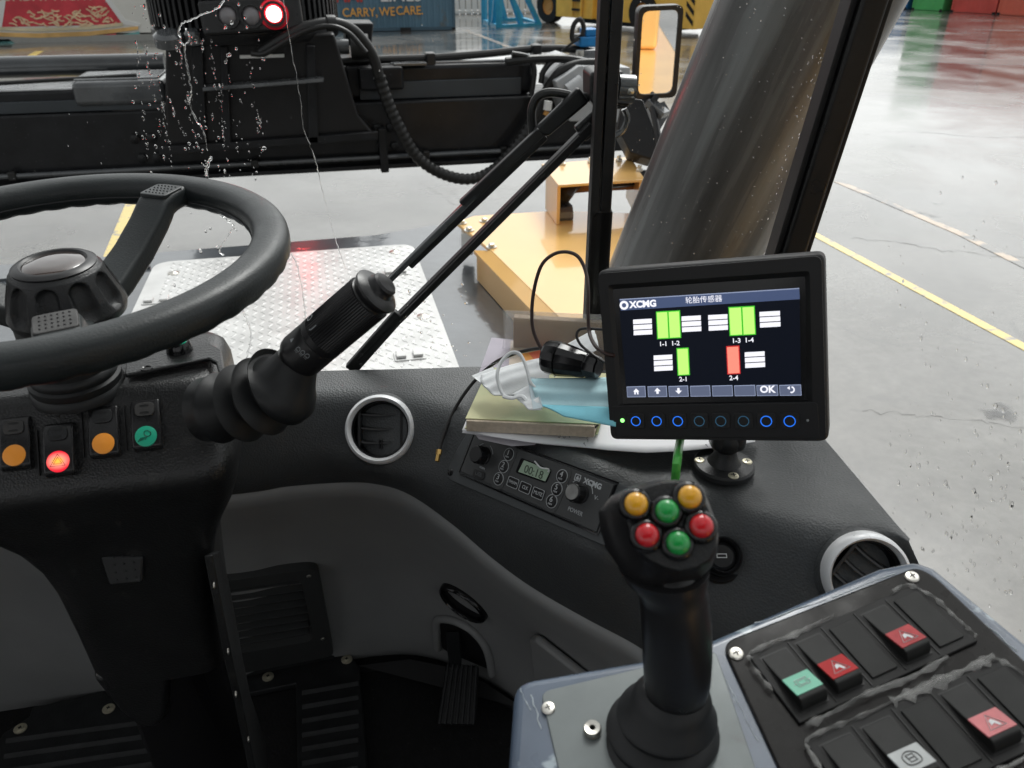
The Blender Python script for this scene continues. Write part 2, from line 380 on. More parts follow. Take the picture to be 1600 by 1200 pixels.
# red, green and blue containers far right
mGreen = M('green container paint', (.08, .42, .13), .5, vary=.12, vscale=.8); mRed = M('red container paint', (.58, .085, .07), .5, vary=.12, vscale=.8)
mRed2 = M('orange red container paint', (.68, .15, .10), .5, vary=.1); mBlueC = M('blue container paint', (.03, .17, .42), .5, vary=.1)
gA, gB = onz(1424, 15, 0), onz(1605, 25.5, 0); gd = (gB-gA).normalized()
gl = (gB-gA).length
def far(x0, x1): return gA + gd*((x0)*gl), (x1-x0)*gl
for x0, x1, m_, lab in ((-.36, -.05, mBlueC, 'blue shipping container end at the left of the green one'), (0.0, .285, mGreen, 'green ribbed shipping container beside the red ones far off'),
                        (.36, .74, mRed, 'red shipping container with dark grime along its foot, beside the green one'), (.755, 1.55, mRed2, 'orange red shipping container at the far right edge')):
    o_, l_ = far(x0, x1)
    container(o_, gd, l_, 2.6, 6, m_, 'shipping_container', lab, 'containers standing across the yard', corr=.8)
    if x0 >= 0:
        t2 = thing('shipping_container', o_+V((0, 0, 2.61)), lab + ', stacked on top', 'shipping container', 'containers standing across the yard')
        d_ = ZZ.cross(gd)
        MB().slab([o_+V((0, 0, 2.62)), o_+gd*l_+V((0, 0, 2.62)), o_+gd*l_+d_*6+V((0, 0, 2.62)), o_+d_*6+V((0, 0, 2.62))], (0, 0, 2.58)).build('box_body', m_, t2, smooth=0)
# beige container with an instant noodle print
mBeige = M('beige sheet', (.74, .73, .68), .5, vary=.06, vscale=.6); mPrintRed = M('red print', (.62, .055, .075), .45, vary=.25, vscale=1.2)
mNoodle = M('noodle print', (.85, .60, .38), .5, vary=.25, vscale=4); mGold = M('gold print', (.72, .44, .16), .4, vary=.3, vscale=1.0)
mTeal = M('teal print', (.18, .45, .44), .5, vary=.1); mCream = M('cream print', (.70, .62, .42), .5, vary=.2, vscale=1)
YB = 39.6
def kb(x, y, w_=0.0): q = ony(x, y, YB-w_); return q
th = thing('kiosk_container', (-9, YB, 0), 'beige container printed with a red bowl of noodles, far left', 'container')
kf = Fr((-9, YB, 0), (1, 0, 0), (0, -1, 0)); ku = 1 if kf.y.z > 0 else -1
MB().box(kf, 16, 3.4, 2.4, (-1.3, ku*2.0, -1.2)).build('box_body', mBeige, th)
MB().box(kf, 16.1, .24, 2.5, (-1.3, ku*.12, -1.2)).build('base_rail', M('grey kerb rail', (.33, .33, .31), .5, vary=.1), th)
def kpoly(pts, w0, w1, m, name): MB().slab([kb(x, y, w0) for x, y in pts], (0, -(w1-w0), 0)).build(name, m, th, smooth=0)
kpoly([(3, 42), (12, -20), (150, -20), (192, 38)], .004, .02, mPrintRed, 'print_panel')
kpoly([(192, 38), (150, -20), (158, -20), (196, 31), (219, 37), (218, 42)], .004, .03, mWhite, 'print_border')
kpoly([(-30, 45), (-30, 33), (3, 42), (12, -20), (4, -20), (-6, 33)], .021, .03, mWhite, 'print_border')
kpoly([(-30, 46), (60, 49), (140, 46), (192, 40), (192, 35), (120, 43), (40, 44), (-30, 41)], .024, .05, mCream, 'print_saucer')
kpoly([(-30, 50), (60, 52), (140, 49), (216, 41), (216, 46), (180, 51), (140, 56), (60, 59), (-30, 56)], .032, .055, mGold, 'print_saucer')
kpoly([(-30, 60), (20, 60), (60, 60), (140, 57), (182, 52), (176, 62), (100, 66), (24, 67), (10, 61), (-30, 65)], .026, .04, mPrintRed, 'print_foot')
kpoly([(182, 56), (218, 49), (218, 55), (180, 61)], .028, .04, mTeal, 'print_leaf')
kpoly([(-30, 62), (14, 61), (24, 68), (-30, 70)], .042, .05, mTeal, 'print_leaf')
b = MB(); rn = random.Random(3)
for i in range(90):
    x = rn.uniform(20, 182); top = 18 + 6*math.sin(x*.07) + 5*math.sin(x*.19+1) - (6 if 135 < x < 165 else 0)
    y = rn.uniform(max(top, 12), 40)
    if x > 165 + (y-10)*.6: continue
    a = rn.uniform(-.9, .9); l = rn.uniform(6, 16)
    pts = [kb(x + math.cos(a)*l*(t-.5), min(41, y + math.sin(a)*l*.5*(t-.5) + 2*math.sin(t*3+i)), .03) for t in (0, .25, .5, .75, 1)]
    b.tube(crom(pts, 3), .035, 4)
b.build('noodle_relief', mNoodle, th, kind='stuff')
text(Fr(kb(70, -6, .03), (1, 0, 0), (0, -1, 0)), 'SUNDAY NIGHT', .50, mCream, th, 'headline_lettering', .004, bold=.01)
# white board fence
mFenceGap = M('dark fence post', (.10, .10, .10), .5)
fo, f1 = onz(700, 22.5, 0), onz(858, 20.5, 0)
th = thing('board_fence', (fo+f1)/2, 'white board fence with dark gaps beyond the blue steel frame', 'fence')
nf = 17
for i in range(nf):
    a, c = lerp(fo, f1, i/nf), lerp(fo, f1, (i+.88)/nf)
    MB().slab([a, c, c+ZZ*2.2, a+ZZ*2.2], (0, .04, 0)).build('board', mWhite, th, smooth=0)
    a, c = lerp(fo, f1, (i+.87)/nf), lerp(fo, f1, (i+1.01)/nf)
    MB().slab([a+V((0, .05, .25)), c+V((0, .05, .25)), c+V((0, .05, 2.3)), a+V((0, .05, 2.3))], (0, .08, 0)).build('post', mFenceGap, th, smooth=0)
MB().bar(fo+V((0, -.03, .12)), f1+V((0, -.03, .12)), .05, .14).build('bottom_rail', mWhite, th)
# blue steel A-frame rack
B0, B1, B2 = onz(757, 34, 0), onz(780, 43, 0), onz(843, 39, 0); B3 = B0 + (B2-B1)
th = thing('steel_rack', (B0+B2)/2, 'blue steel braced rack standing on the wet yard before the fence', 'rack')
def beams(prs, r, name, m=mBlueFrame):
    for a, c in prs: MB().bar(a, c, r, r).build(name, m, th)
h = 3.4
beams([(B0, B1), (B1, B2), (B2, B3), (B3, B0)], .24, 'base_beam')
T0, T1, T2, T3 = [p + V((0, 0, h)) for p in (B0, B1, B2, B3)]
Tm0, Tm1 = lerp(T0, T3, .12), lerp(T1, T2, .12)
beams([(B0, T0), (B1, T1), (lerp(B0, B1, .5), lerp(T0, T1, .5))], .24, 'upright')
beams([(B3, Tm0), (B2, Tm1), (lerp(B1, B2, .55), lerp(T1, T2, -.1)), (lerp(B1, B0, .4), T1 + V((0, 0, -.6))), (lerp(B3, B0, .45), Tm0)], .2, 'brace')
# far yellow handler
th = thing('yellow_handler', onz(960, 45, 0), 'big yellow machine with ladder and striped tail parked across the yard', 'machine')
ya, yb = onz(868, 37, 0), onz(1083, 56, 0); yd = (yb-ya).normalized(); yn = yd.cross(ZZ)
if yn.y > 0: yn = -yn
yf = Fr(ya, yd, yn); yu = 1 if yf.y.z > 0 else -1; YL = (yb-ya).length
def ybox(x0, x1, z0, z1, d0, d1, name, m, bev=.03): return MB().box(yf, x1-x0, z1-z0, d1-d0, ((x0+x1)/2, yu*(z0+z1)/2, -(d0+d1)/2)).build(name, m, th, bevel=bev)
ybox(0, 2.6, .35, 2.6, 0, 2.6, 'body', mYellowFar); ybox(2.62, YL-.02, .3, 3.2, .25, 2.9, 'body', mYellowFar); ybox(1.3, YL-1.2, .12, .34, .3, 2.0, 'belly', mBlackMetal)
for x, nm in ((-.75, 'wheel'), (YL-3.2, 'wheel')):
    wf = Fr(yf.p(x, yu*.8, -.35), yf.x, yf.n)
    t_ = MB().lathe_closed(wf, [(.42, -.25), (.8, -.25), (.82, -.1), (.82, .1), (.8, .25), (.42, .25)], 28).build('wheel', mTyre, th)
    MB().lathe(wf, [(.43, .2), (.40, .12), (.2, .05), (.18, .1), (.0, .1)], 20, cap=False).build('rim', M('orange rim', (.65, .30, .08), .5), t_)
ld = None
for s in (1.35, 1.95): MB().box(yf, .09, 1.9, .1, (s, yu*1.4, .14)).build('ladder_rail', mYellowFar, th)
for k in range(4): MB().box(yf, .56, .10, .16, (1.65, yu*(.75+k*.42), .14)).build('ladder_step', mBlackMetal, th)
ybox(YL-1.5, YL, .25, 3.4, -.02, 2.9, 'tail_panel', mYellowFar)
for k in range(7):
    z = .5 + k*.42
    MB().slab([yf.p(YL-.5, yu*(z+.28), .026), yf.p(YL-.06, yu*(z-.12), .026), yf.p(YL-.06, yu*(z+.08), .026), yf.p(YL-.5, yu*(z+.48), .026)], yf.n*.012).build('hazard_stripe', mTyre, th, smooth=0)
for k in range(2): MB().box(yf, .7, .04, .02, (YL-1.0, yu*(.7+.9*k), .035)).build('panel_groove', mTyre, th)

# ================================================================== the machine in front of the cab
# ---- front deck with tread plate
th = thing('front_deck', (-.24, 2.7, 2.2), 'wet dark steel deck in front of the cab with a bright tread plate', 'deck')  # coordinates of deck, fender, block, cover and hose were scaled about the camera
MB().slab([(-1.92, 1.36, 2.2), (1.08, 1.36, 2.2), (1.08, 3.64, 2.2), (.496, 3.856, 2.2), (.20, 3.76, 2.2), (-1.92, 3.696, 2.2)], (0, 0, -.12)).build('deck_plate', mDeck, th, smooth=0, bevel=.006)
pf = Fr((-.188, 2.44, 2.2035), (1, 0, 0), (0, 0, 1))
MB().prism(pf, rpoly([(-.576, -1.07), (.54, -1.07), (.54, 1.12), (-.576, 1.12)], .08, 5), 0, .0065).build('tread_plate', mAlu, th, smooth=0)
b = MB()
for i in range(36):
    for j in range(74):
        x, y = -.556 + i*.0305, -1.05 + j*.0305
        if abs(x) > .52 or y > 1.09: continue
        a = .785 if (i+j) % 2 else -.785
        f2 = Fr(pf.p(x, y, .0063), V((math.cos(a), math.sin(a), 0)), ZZ)
        b.add([f2.p(-.016, 0), f2.p(0, -.0036), f2.p(.016, 0), f2.p(0, .0036), f2.p(-.0064, 0, .0018), f2.p(.0064, 0, .0018)],
              [(0, 1, 5, 4), (1, 2, 5), (2, 3, 4, 5), (3, 0, 4)])
b.build('tread_pattern', mAlu, th, smooth=0, kind='stuff')
for x, y in ((.448, 1.02), (.48, .28), (.464, -.44), (-.16, 1.02), (-.48, .96)):
    f2 = pf.at(x, y, .0065); MB().lathe(f2, [(.024, 0), (.024, .0024), (.014, .005), (.010, .008), (0, .009)], 14, cap=False).build('plate_screw', mSteel, th)
for (px_, py_) in ((640, 556), (618, 426), (245, 470)):
    q = onz(px_, py_, 2.2112); f2 = Fr(q, (1, 0, 0), (0, 0, 1))
    t_ = MB().prism(f2, rrect(.104, .068, .008), -.002, .003).build('latch', mAlu, th, bevel=.002)
    for s in (-.028, .028): MB().box(f2, .032, .044, .009, (s, 0, .009)).build('latch_flap', mAlu, t_, bevel=.002)
b = MB(); b.bar((-1.84, 3.48, 2.204), (-.78, 3.52, 2.204), .024, .016)
b.build('deck_rib', mDeck, th)
# ---- yellow fender
ZF = 2.36
def fz(x, y, z=ZF): return onz(x, y, z)
th = thing('wheel_fender', fz(850, 400), 'flat wet yellow fender plate in front of the cab', 'fender')
top = [fz(712, 347), fz(740, 337), fz(868, 329), fz(992, 333), V((1.296, 3.28, ZF)), V((1.16, 2.2, ZF)), V((.688, 2.2, ZF)), fz(767, 391)]
MB().slab(top, (0, 0, -.015)).build('top_plate', mYellow, th, smooth=0, bevel=.004)
L2a, L2b = fz(767, 391), V((.688, 2.2, ZF)); o_ = fz(740, 391, ZF-.028) - L2a
L1a, L1b = L2a + o_, L2b + o_
MB().slab([L1a, L2a+V((0.002, 0, -.002)), L2b+V((0.002, 0, -.002)), L1b], (0, 0, -.014)).build('edge_strip', mYellow, th, smooth=0)
MB().slab([L1a+V((.012, 0, -.006)), L1b+V((.012, 0, -.006)), V((L1b.x+.012, L1b.y, 2.204)), V((L1a.x+.012, L1a.y, 2.204))], (.012, 0, 0)).build('side_plate', mYellow, th, smooth=0)
for x, y in ((722, 349), (757, 346), (733, 360), (768, 386), (765, 357)):
    f2 = Fr(fz(x, y, ZF+.001), (1, 0, 0), (0, 0, 1)); t_ = MB().lathe(f2, [(.022, 0), (.022, .003), (0.0, .003)], 12, cap=False).build('washer', mSteel, th)
    MB().lathe(f2, [(.013, .003), (.013, .014), (.008, .016), (0, .016)], 6, cap=False).build('bolt', mSteel, t_, smooth=0)
# white block and its foot on the deck at the fender's corner
th2 = thing('white_block', onz(734, 400, 2.204), 'white block under the corner of the yellow fender', 'block')
MB().slab([fz(720, 364, 2.34), fz(738, 366, 2.34), fz(740, 352, 2.34), fz(722, 350, 2.34)], (0, 0, -.095)).build('block_body', mWhite, th2, bevel=.006)
MB().slab([fz(721, 366, 2.244), fz(738, 367, 2.244), fz(740, 354, 2.244), fz(722, 352, 2.244)], (0, 0, -.038)).build('block_foot', mTyre, th2)
# ---- yellow arched cover
ZC = 2.544
th = thing('arched_cover', fz(862, 334), 'yellow folded steel cover standing on the fender beyond the pillar', 'cover')
MB().slab([fz(846, 256, ZC), fz(872, 289, ZC), fz(1008, 280, ZC), fz(985, 245, ZC)], (0, 0, -.012)).build('cover_top', mYellow, th, smooth=0, bevel=.003)
a0, a1 = fz(853, 268, ZC-.013), fz(871, 289.5, ZC-.013)
MB().slab([a0, a1, V((a1.x, a1.y, ZF+.002)), V((a0.x, a0.y, ZF+.002))], (.014, 0, 0)).build('cover_leg', mYellow, th, smooth=0)
c0, c1 = fz(1004, 281, ZC-.013), fz(986, 252, ZC-.013)
MB().slab([c0, c1, V((c1.x, c1.y, ZF+.002)), V((c0.x, c0.y, ZF+.002))], (-.014, 0, 0)).build('cover_leg', mYellow, th, smooth=0)
for x, y in ((879, 257), (923, 254), (967, 251), (999, 267)):
    f2 = Fr(fz(x, y, ZC+.001), (1, 0, 0), (0, 0, 1)); MB().lathe(f2, [(.016, 0), (.016, .008), (.010, .011), (.010, .024), (0, .026)], 6, cap=False).build('bolt', mSteel, th, smooth=0)
# hose bundle under it
th = thing('hydraulic_hose', fz(880, 334), 'muddy black hose bending down under the yellow cover', 'hose')
pth = crom([fz(886, 330, 2.376), fz(876, 318, 2.408), fz(884, 300, 2.48), fz(900, 286, 2.496), fz(950, 283, 2.496), fz(1010, 278, 2.496)], 6)
MB().tube(pth, .036, 10).build('hose_body', mHose, th)
MB().tube([fz(870, 335, 2.38), fz(893, 334, 2.38)], .04, 10).build('hose_end', mGreyWet, th)
MB().tube(crom([fz(875, 296, 2.472), fz(900, 292, 2.48), fz(940, 289, 2.48), fz(1005, 286, 2.472)], 5), .028, 8).build('hose_sleeve', M('dirty orange hose wrap', (.22, .10, .03), .6, vary=.5, vscale=30), th)

# ---- lift cylinder
ca, cb = at(1078, 384, 1.99), at(1300, -80, 1.50)
ax = (cb-ca).normalized()
th = thing('lift_cylinder', ca - ax*.9, 'thick wet black lift cylinder leaning up past the corner glass', 'hydraulic cylinder')
mCylS = mCylinder.copy(); mCylS.name = 'reflection-streaked cylinder paint'
def streaks(m, axis):  # streaks in the base colour stand for reflections, run-off and dirt
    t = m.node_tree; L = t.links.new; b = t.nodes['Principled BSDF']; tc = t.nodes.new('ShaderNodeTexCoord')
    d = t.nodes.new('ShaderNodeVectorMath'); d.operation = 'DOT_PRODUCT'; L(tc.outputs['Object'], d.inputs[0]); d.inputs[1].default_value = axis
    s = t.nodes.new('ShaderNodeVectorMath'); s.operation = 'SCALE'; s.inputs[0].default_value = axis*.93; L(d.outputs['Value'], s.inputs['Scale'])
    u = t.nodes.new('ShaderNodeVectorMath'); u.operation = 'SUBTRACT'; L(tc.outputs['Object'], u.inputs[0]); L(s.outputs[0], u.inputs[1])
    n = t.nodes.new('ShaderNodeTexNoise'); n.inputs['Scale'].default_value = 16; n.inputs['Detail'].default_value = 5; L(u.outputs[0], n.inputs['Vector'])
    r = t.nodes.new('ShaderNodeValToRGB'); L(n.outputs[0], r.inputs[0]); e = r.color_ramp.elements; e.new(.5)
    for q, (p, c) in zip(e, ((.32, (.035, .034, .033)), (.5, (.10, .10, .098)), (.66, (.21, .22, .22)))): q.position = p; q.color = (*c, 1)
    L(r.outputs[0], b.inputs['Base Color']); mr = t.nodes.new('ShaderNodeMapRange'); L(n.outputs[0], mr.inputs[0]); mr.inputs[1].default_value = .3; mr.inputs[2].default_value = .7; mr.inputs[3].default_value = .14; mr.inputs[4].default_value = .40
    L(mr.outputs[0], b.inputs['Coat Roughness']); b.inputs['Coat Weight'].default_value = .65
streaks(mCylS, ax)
c_lo = ca - ax*.75; c_hi = ca + ax*2.2
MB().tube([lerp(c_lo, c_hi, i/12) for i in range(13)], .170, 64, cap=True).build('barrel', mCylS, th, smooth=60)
# small oil pipe and bracket along the barrel
side = ax.cross(-FF).normalized()
if side.dot(RR) < 0: side = -side
fwd = side.cross(ax).normalized()
if fwd.dot(FF) > 0: fwd = -fwd
pp = ca + side*.155 + fwd*.06
q_ = ca + side*.172 - fwd*-.02
MB().bar(q_ - ax*.02, q_ + ax*.02, .05, .07, fwd).build('bracket', mBlackMetal, th, bevel=.006)
MB().tube([q_ + side*.02 - ax*.05, q_ + side*.035 + ax*.02], .012, 8).build('bracket_bolt', mSteel, th)

# ---- side mirror
th = thing('side_mirror', at(1030, 235, 3.35), 'tall black framed rear view mirror outside beyond the corner glass', 'mirror')
mM = at(1027, 81, 3.36); mT = V((2.22, -4.2, 1.75))
mnv = ((CC-mM).normalized() + (mT-mM).normalized()).normalized()
mp_ = [onp(x, y, mM, mnv) for x, y in ((998, 12), (1064, 9), (1057, 150), (990, 152))]
mx_ = (mp_[1]-mp_[0]); my_ = (mp_[3]-mp_[0]); mo = sum(mp_, V((0, 0, 0)))/4
mf_ = Fr(mo, mx_, mnv)
mw, mh = mx_.length, my_.length; sk = my_.dot(mf_.x)
def mpoly(k):
    hw, hh = mw/2-k, mh/2-k; s = sk/2
    return rpoly([(-hw-s, -hh), (hw-s, -hh), (hw+s, hh), (-hw+s, hh)] if mf_.y.dot(my_) > 0 else [(-hw+s, -hh), (hw+s, -hh), (hw-s, hh), (-hw-s, hh)], .03, 4)
MB().prism(mf_, mpoly(-.006), -.06, 0.0).build('housing', mSmooth, th, bevel=.01)
b = MB(); oi, ii = mpoly(-.006), mpoly(.012)
b.loft([[mf_.p(*p, .002) for p in oi], [mf_.p(*p, .014) for p in oi], [mf_.p(*p, .014) for p in ii], [mf_.p(*p, .002) for p in ii]], False, True, True).build('rim', mSmooth, th)
MB().prism(mf_, mpoly(.012), .001, .005).build('glass', mMirror, th)
arm = [at(1026, 150, 3.42), at(1020, 165, 3.42), at(1026, 200, 3.40), at(1032, 240, 3.40)]
MB().tube(crom(arm, 4), .014, 8).build('arm', mSmooth, th)
MB().bar(at(1014, 158, 3.44), at(1040, 180, 3.42), .06, .03).build('arm_plate', mGreyWet, th, bevel=.004)
# bracket behind it (dark rubber flap and post by the pillar)
th = thing('mirror_bracket', at(1000, 240, 3.6), 'wet black bracket post below the side mirror', 'bracket')
MB().slab([at(975, 150, 3.55), at(1005, 155, 3.55), at(1030, 220, 3.5), at(1020, 250, 3.5), at(985, 240, 3.6), at(965, 200, 3.6)], FF*.12).build('post_plate', mBlackMetal, th, bevel=.01)
MB().slab([at(1012, 168, 3.6), at(1038, 158, 3.6), at(1048, 175, 3.6), at(1030, 205, 3.6)], FF*.05).build('clear_flap', mGreyWet, th)

# ---- the yellow machine body behind the cab (seen in the mirror)
th = thing('machine_body', (1.6, -1.5, 1.2), 'long yellow machine side behind the cab, seen in the rear view mirror', 'machine')
MB().slab([(1.15, .6, 1.1), (2.2, .6, 1.1), (2.2, -5.5, 1.1), (1.15, -5.5, 1.1)], (0, 0, 1.0)).build('side_box', mYellow, th, bevel=.03)
MB().slab([(1.25, -2.2, 2.1), (2.0, -2.2, 2.1), (2.0, -5.6, 2.1), (1.25, -5.6, 2.1)], (0, 0, .75)).build('hood', mYellow, th, bevel=.05)
# ---- spreader beam across the front
SY = 6.2
def sp(x, y, Y=SY): return ony(x, y, Y)
th = thing('spreader', (-.46, 6.4, 1.95), 'long black container spreader beam hanging level across the view, wet', 'spreader')
wf = Fr((0, 6.2, 0), (1, 0, 0), (0, -1, 0)); wu = 1 if wf.y.z > 0 else -1
def sbox(x0, x1, z0, z1, y0, y1, name, m, bev=.012, par=None): return MB().box(wf, x1-x0, z1-z0, y1-y0, ((x0+x1)/2, wu*(z0+z1)/2, -(y0+y1)/2+6.2)).build(name, m, par or th, bevel=bev)
sbox(-3.75, 2.55, 1.97, 2.42, 6.2, 6.8, 'main_beam', mBlackMetal, .02)
sbox(-3.75, 2.2, 1.955, 1.985, 6.10, 6.199, 'bottom_flange', mBlackMetal, .004)
sbox(.20, 1.62, 2.423, 2.655, 6.30, 6.78, 'telescopic_arm', mBlackMetal, .035)
sbox(.55, 1.60, 2.656, 2.668, 6.36, 6.70, 'arm_lit_top', M('sky-lit wet steel', (.52, .53, .54), .25, vary=.2, vscale=4, coat=.8), .004)  # thin pale sheets paint the sky's sheen onto the black arm tops
sbox(.30, 1.52, 2.425, 2.545, 6.27, 6.298, 'arm_side_panel', M('blue grey steel', (.042, .05, .057), .4, vary=.15, vscale=3), .004)
sbox(.30, .62, 2.50, 2.66, 6.18, 6.29, 'arm_sleeve', mBlackMetal, .02)
sbox(.56, .80, 2.657, 2.675, 6.22, 6.34, 'arm_cleat', mGreyWet, .003)
sbox(-3.75, -1.50, 2.423, 2.56, 6.25, 6.78, 'telescopic_arm', mBlackMetal, .02)
sbox(-3.75, -1.52, 2.561, 2.572, 6.27, 6.76, 'arm_lit_top', bpy.data.materials['sky-lit wet steel'], .003)
sbox(-1.62, -1.02, 2.45, 2.62, 6.20, 6.70, 'arm_sleeve', mGreyWet, .045)
sbox(-1.60, -1.06, 2.621, 2.630, 6.26, 6.66, 'arm_lit_top', bpy.data.materials['sky-lit wet steel'], .003)
sbox(-3.75, -1.05, 2.425, 2.50, 6.225, 6.249, 'arm_side_panel', bpy.data.materials['blue grey steel'], .004)
pa_, pb_ = sp(-60, 107, 6.9), sp(258, 99, 6.9); MB().tube([pa_+(pa_-pb_)*.6, pb_], .075, 20).build('pipe', M('wet dark pipe', (.03, .034, .038), .3, vary=.3, vscale=8, coat=.9, coatr=.12), th)
MB().tube([(-3.8, 6.28, 2.60), (-2.4, 6.28, 2.605), (-1.2, 6.28, 2.64)], .014, 8).build('cable', mHose, th)
MB().tube([(-3.8, 6.14, 2.03), (2.2, 6.14, 2.035)], .018, 8).build('cable', mGreyWet, th)
for x in (-2.1, -.5, .75, 1.35): MB().box(Fr((x, 6.14, 2.035), (1, 0, 0), (0, -1, 0)), .05, .06, .06).build('cable_clamp', mHose, th, bevel=.008)
sbox(.40, .46, 1.93, 2.25, 6.08, 6.19, 'stop_lug', mBlackMetal, .01)
for x, z in ((.40, 2.235), (.50, 2.235), (.59, 2.23), (.42, 2.11), (.52, 2.10), (-1.28, 2.235), (-1.17, 2.235), (-1.06, 2.23), (-1.26, 2.10), (-1.16, 2.10)):
    MB().lathe(Fr((x, 6.2, z), (1, 0, 0), (0, -1, 0)), [(.034, 0), (.034, .03), (.022, .035), (0, .037)], 6, cap=False).build('bolt', mBlackMetal, th)
# tower: the rotator and its flared foot
tp = [(258, 55), (258, 236), (588, 214), (580, 204), (560, 180), (545, 130), (522, 52)]
MB().slab([sp(x, y, 6.0) for x, y in tp], (0, .95, 0)).build('tower', M('wet black tower paint', (.0065, .006, .0065), .4, vary=.4, vscale=5, coat=.25, coatr=.2, spec=.3), th, bevel=.02)
for x0, x1 in ((300, 318), (345, 356), (478, 492)):
    MB().slab([sp(x0, 70, 5.99), sp(x0+4, 222, 5.99), sp(x1+6, 222, 5.99), sp(x1, 70, 5.99)], (0, -.06, 0)).build('rib', mBlackMetal, th, bevel=.008)
MB().slab([sp(320, 132, 5.97), sp(320, 138, 5.97), sp(505, 124, 5.97), sp(505, 118, 5.97)], (0, -.14, 0)).build('ledge', mGreyWet, th, bevel=.004)
MB().slab([sp(375, 86, 5.98), sp(375, 91, 5.98), sp(444, 89, 5.98), sp(444, 84, 5.98)], (0, -.02, 0)).build('label_plate', mWhite, th)
MB().slab([sp(250, 228, 5.98), sp(250, 240, 5.98), sp(590, 216, 5.98), sp(590, 204, 5.98)], (0, -.05, 0)).build('tower_flange', mBlackMetal, th, bevel=.006)
tf = Fr((sp(390, 30, 6.3)), (1, 0, 0), (0, -1, 0))
# round ribbed slewing housing on top
hc = V((sp(388, 58, 6.35).x, 6.45, sp(388, 58, 5.9).z)); hfz = Fr(hc, (1, 0, 0), (0, 0, 1))
MB().lathe(hfz, [(.54, -.05), (.62, -.04), (.64, .0), (.64, .03), (.60, .05), (.60, .30), (.66, .31), (.66, .37), (.5, .40), (.5, 1.2)], 48, cap=True).build('slew_ring', mBlackMetal, th)
for k in range(40):
    a = PI + PI*k/39
    f2 = Fr(hc + V((math.cos(a)*.615, math.sin(a)*.615, .175)), (-math.sin(a), math.cos(a), 0), (math.cos(a), math.sin(a), 0))
    MB().box(f2, .022, .24, .04).build('fin', mBlackMetal, th, smooth=0)
for x, y, s in ((262, 55, .09), (300, 52, .05)):
    MB().lathe(Fr(sp(x, y, 5.85), (1, 0, 0), (0, -.3, 1)), [(s, -.06), (s, .0), (s*.7, .02), (0, .02)], 16).build('pin_cap', mGreyWet, th)
MB().slab([sp(540, 36, 6.35), sp(540, 70, 6.35), sp(580, 78, 6.35), sp(584, 36, 6.35)], (0, .35, 0)).build('junction_box', mBlackMetal, th, bevel=.015)
MB().tube([sp(500, 74, 6.2), sp(545, 73, 6.2)], .05, 14).build('shaft', mGreyWet, th)
MB().tube([sp(548, 73, 6.2), sp(575, 73, 6.2)], .085, 16).build('gland', mHose, th)
# signal lamps
def halo_mat():  # red glow fading outwards, imitates the halo round the lit lamp
    m = glow('red lamp halo', (.9, .006, .03), .8); t = m.node_tree; L = t.links.new; b = t.nodes['Principled BSDF']
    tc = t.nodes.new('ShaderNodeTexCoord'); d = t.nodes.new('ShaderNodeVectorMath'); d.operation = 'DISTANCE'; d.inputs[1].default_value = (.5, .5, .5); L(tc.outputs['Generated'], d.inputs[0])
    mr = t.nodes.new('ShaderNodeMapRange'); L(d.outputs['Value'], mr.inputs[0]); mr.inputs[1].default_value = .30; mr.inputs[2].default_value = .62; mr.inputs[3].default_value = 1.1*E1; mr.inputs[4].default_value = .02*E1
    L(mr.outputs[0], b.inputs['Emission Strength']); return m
th2 = thing('signal_lamps', sp(394, 40, 5.72), 'black bar of three round signal lamps on the spreader, the right one lit red', 'lamp')
lf = Fr(sp(393, 24, 5.74), sp(460, 20, 5.74)-sp(330, 28, 5.74), (0, -1, .12))
MB().box(lf, .62, .20, .08, (0, 0, -.045)).build('lamp_bar', mSmooth, th2, bevel=.02)
mLampOff = M('unlit lamp lens', (.20, .19, .20), .35, vary=.1, coat=.5)
mLampRed = glow('lit red lamp', (1, .06, .06), 60)
for i, (x, y) in enumerate(((356, 25), (393, 25), (428, 22))):
    u, v = lf.px(x, y); f2 = lf.at(u, v)
    t_ = MB().lathe_closed(f2, [(.058, 0), (.074, 0), (.074, .03), (.058, .03)], 28).build('bezel', mSmooth, th2)
    lm = MB().lathe(f2, [(.058, .006), (.045, .022), (.02, .03), (0, .031)] if i < 2 else [(.047, .012), (.038, .022), (.02, .03), (0, .031)], 28).build('lens', mLampRed if i == 2 else mLampOff, t_, smooth=60)
    if i == 2:
        lm['label'] = 'lit red lens'
        MB().lathe_closed(f2, [(.048, .004), (.090, .004), (.084, .018), (.050, .022)], 32).build('halo_ring', halo_mat(), t_, smooth=60)  # added glowing ring, stands for the lamp's red halo
# hoses
th = thing('corrugated_hose', sp(735, 285, 6.05), 'black corrugated hose hanging in a loop from the spreader tower', 'hose')
hp = crom([sp(x, y, Y) for x, y, Y in ((408, 82, 5.78), (440, 62, 5.74), (478, 43, 5.72), (520, 36, 5.75), (552, 48, 5.80), (580, 82, 5.85), (592, 118, 5.88), (604, 155, 5.9), (624, 200, 5.92), (652, 245, 5.95), (690, 271, 5.98), (732, 280, 6.0), (768, 267, 6.02), (800, 236, 6.03), (826, 200, 6.05), (842, 170, 6.05), (856, 137, 6.05), (876, 112, 6.0), (905, 100, 6.0), (940, 98, 6.0))], 16)
i0 = int(len(hp)*.32); i1 = int(len(hp)*.76)
MB().tube(hp[:i0+1], .036, 12).build('smooth_end', mHose, th); MB().tube(hp[i1:], .034, 12).build('smooth_end', mHose, th)
cp = []; acc = 0.0; src = hp[i0:i1+1]; step = .011
for a, c in zip(src, src[1:]):
    l_ = (c-a).length
    while acc < l_: cp.append(lerp(a, c, acc/l_)); acc += step
    acc -= l_
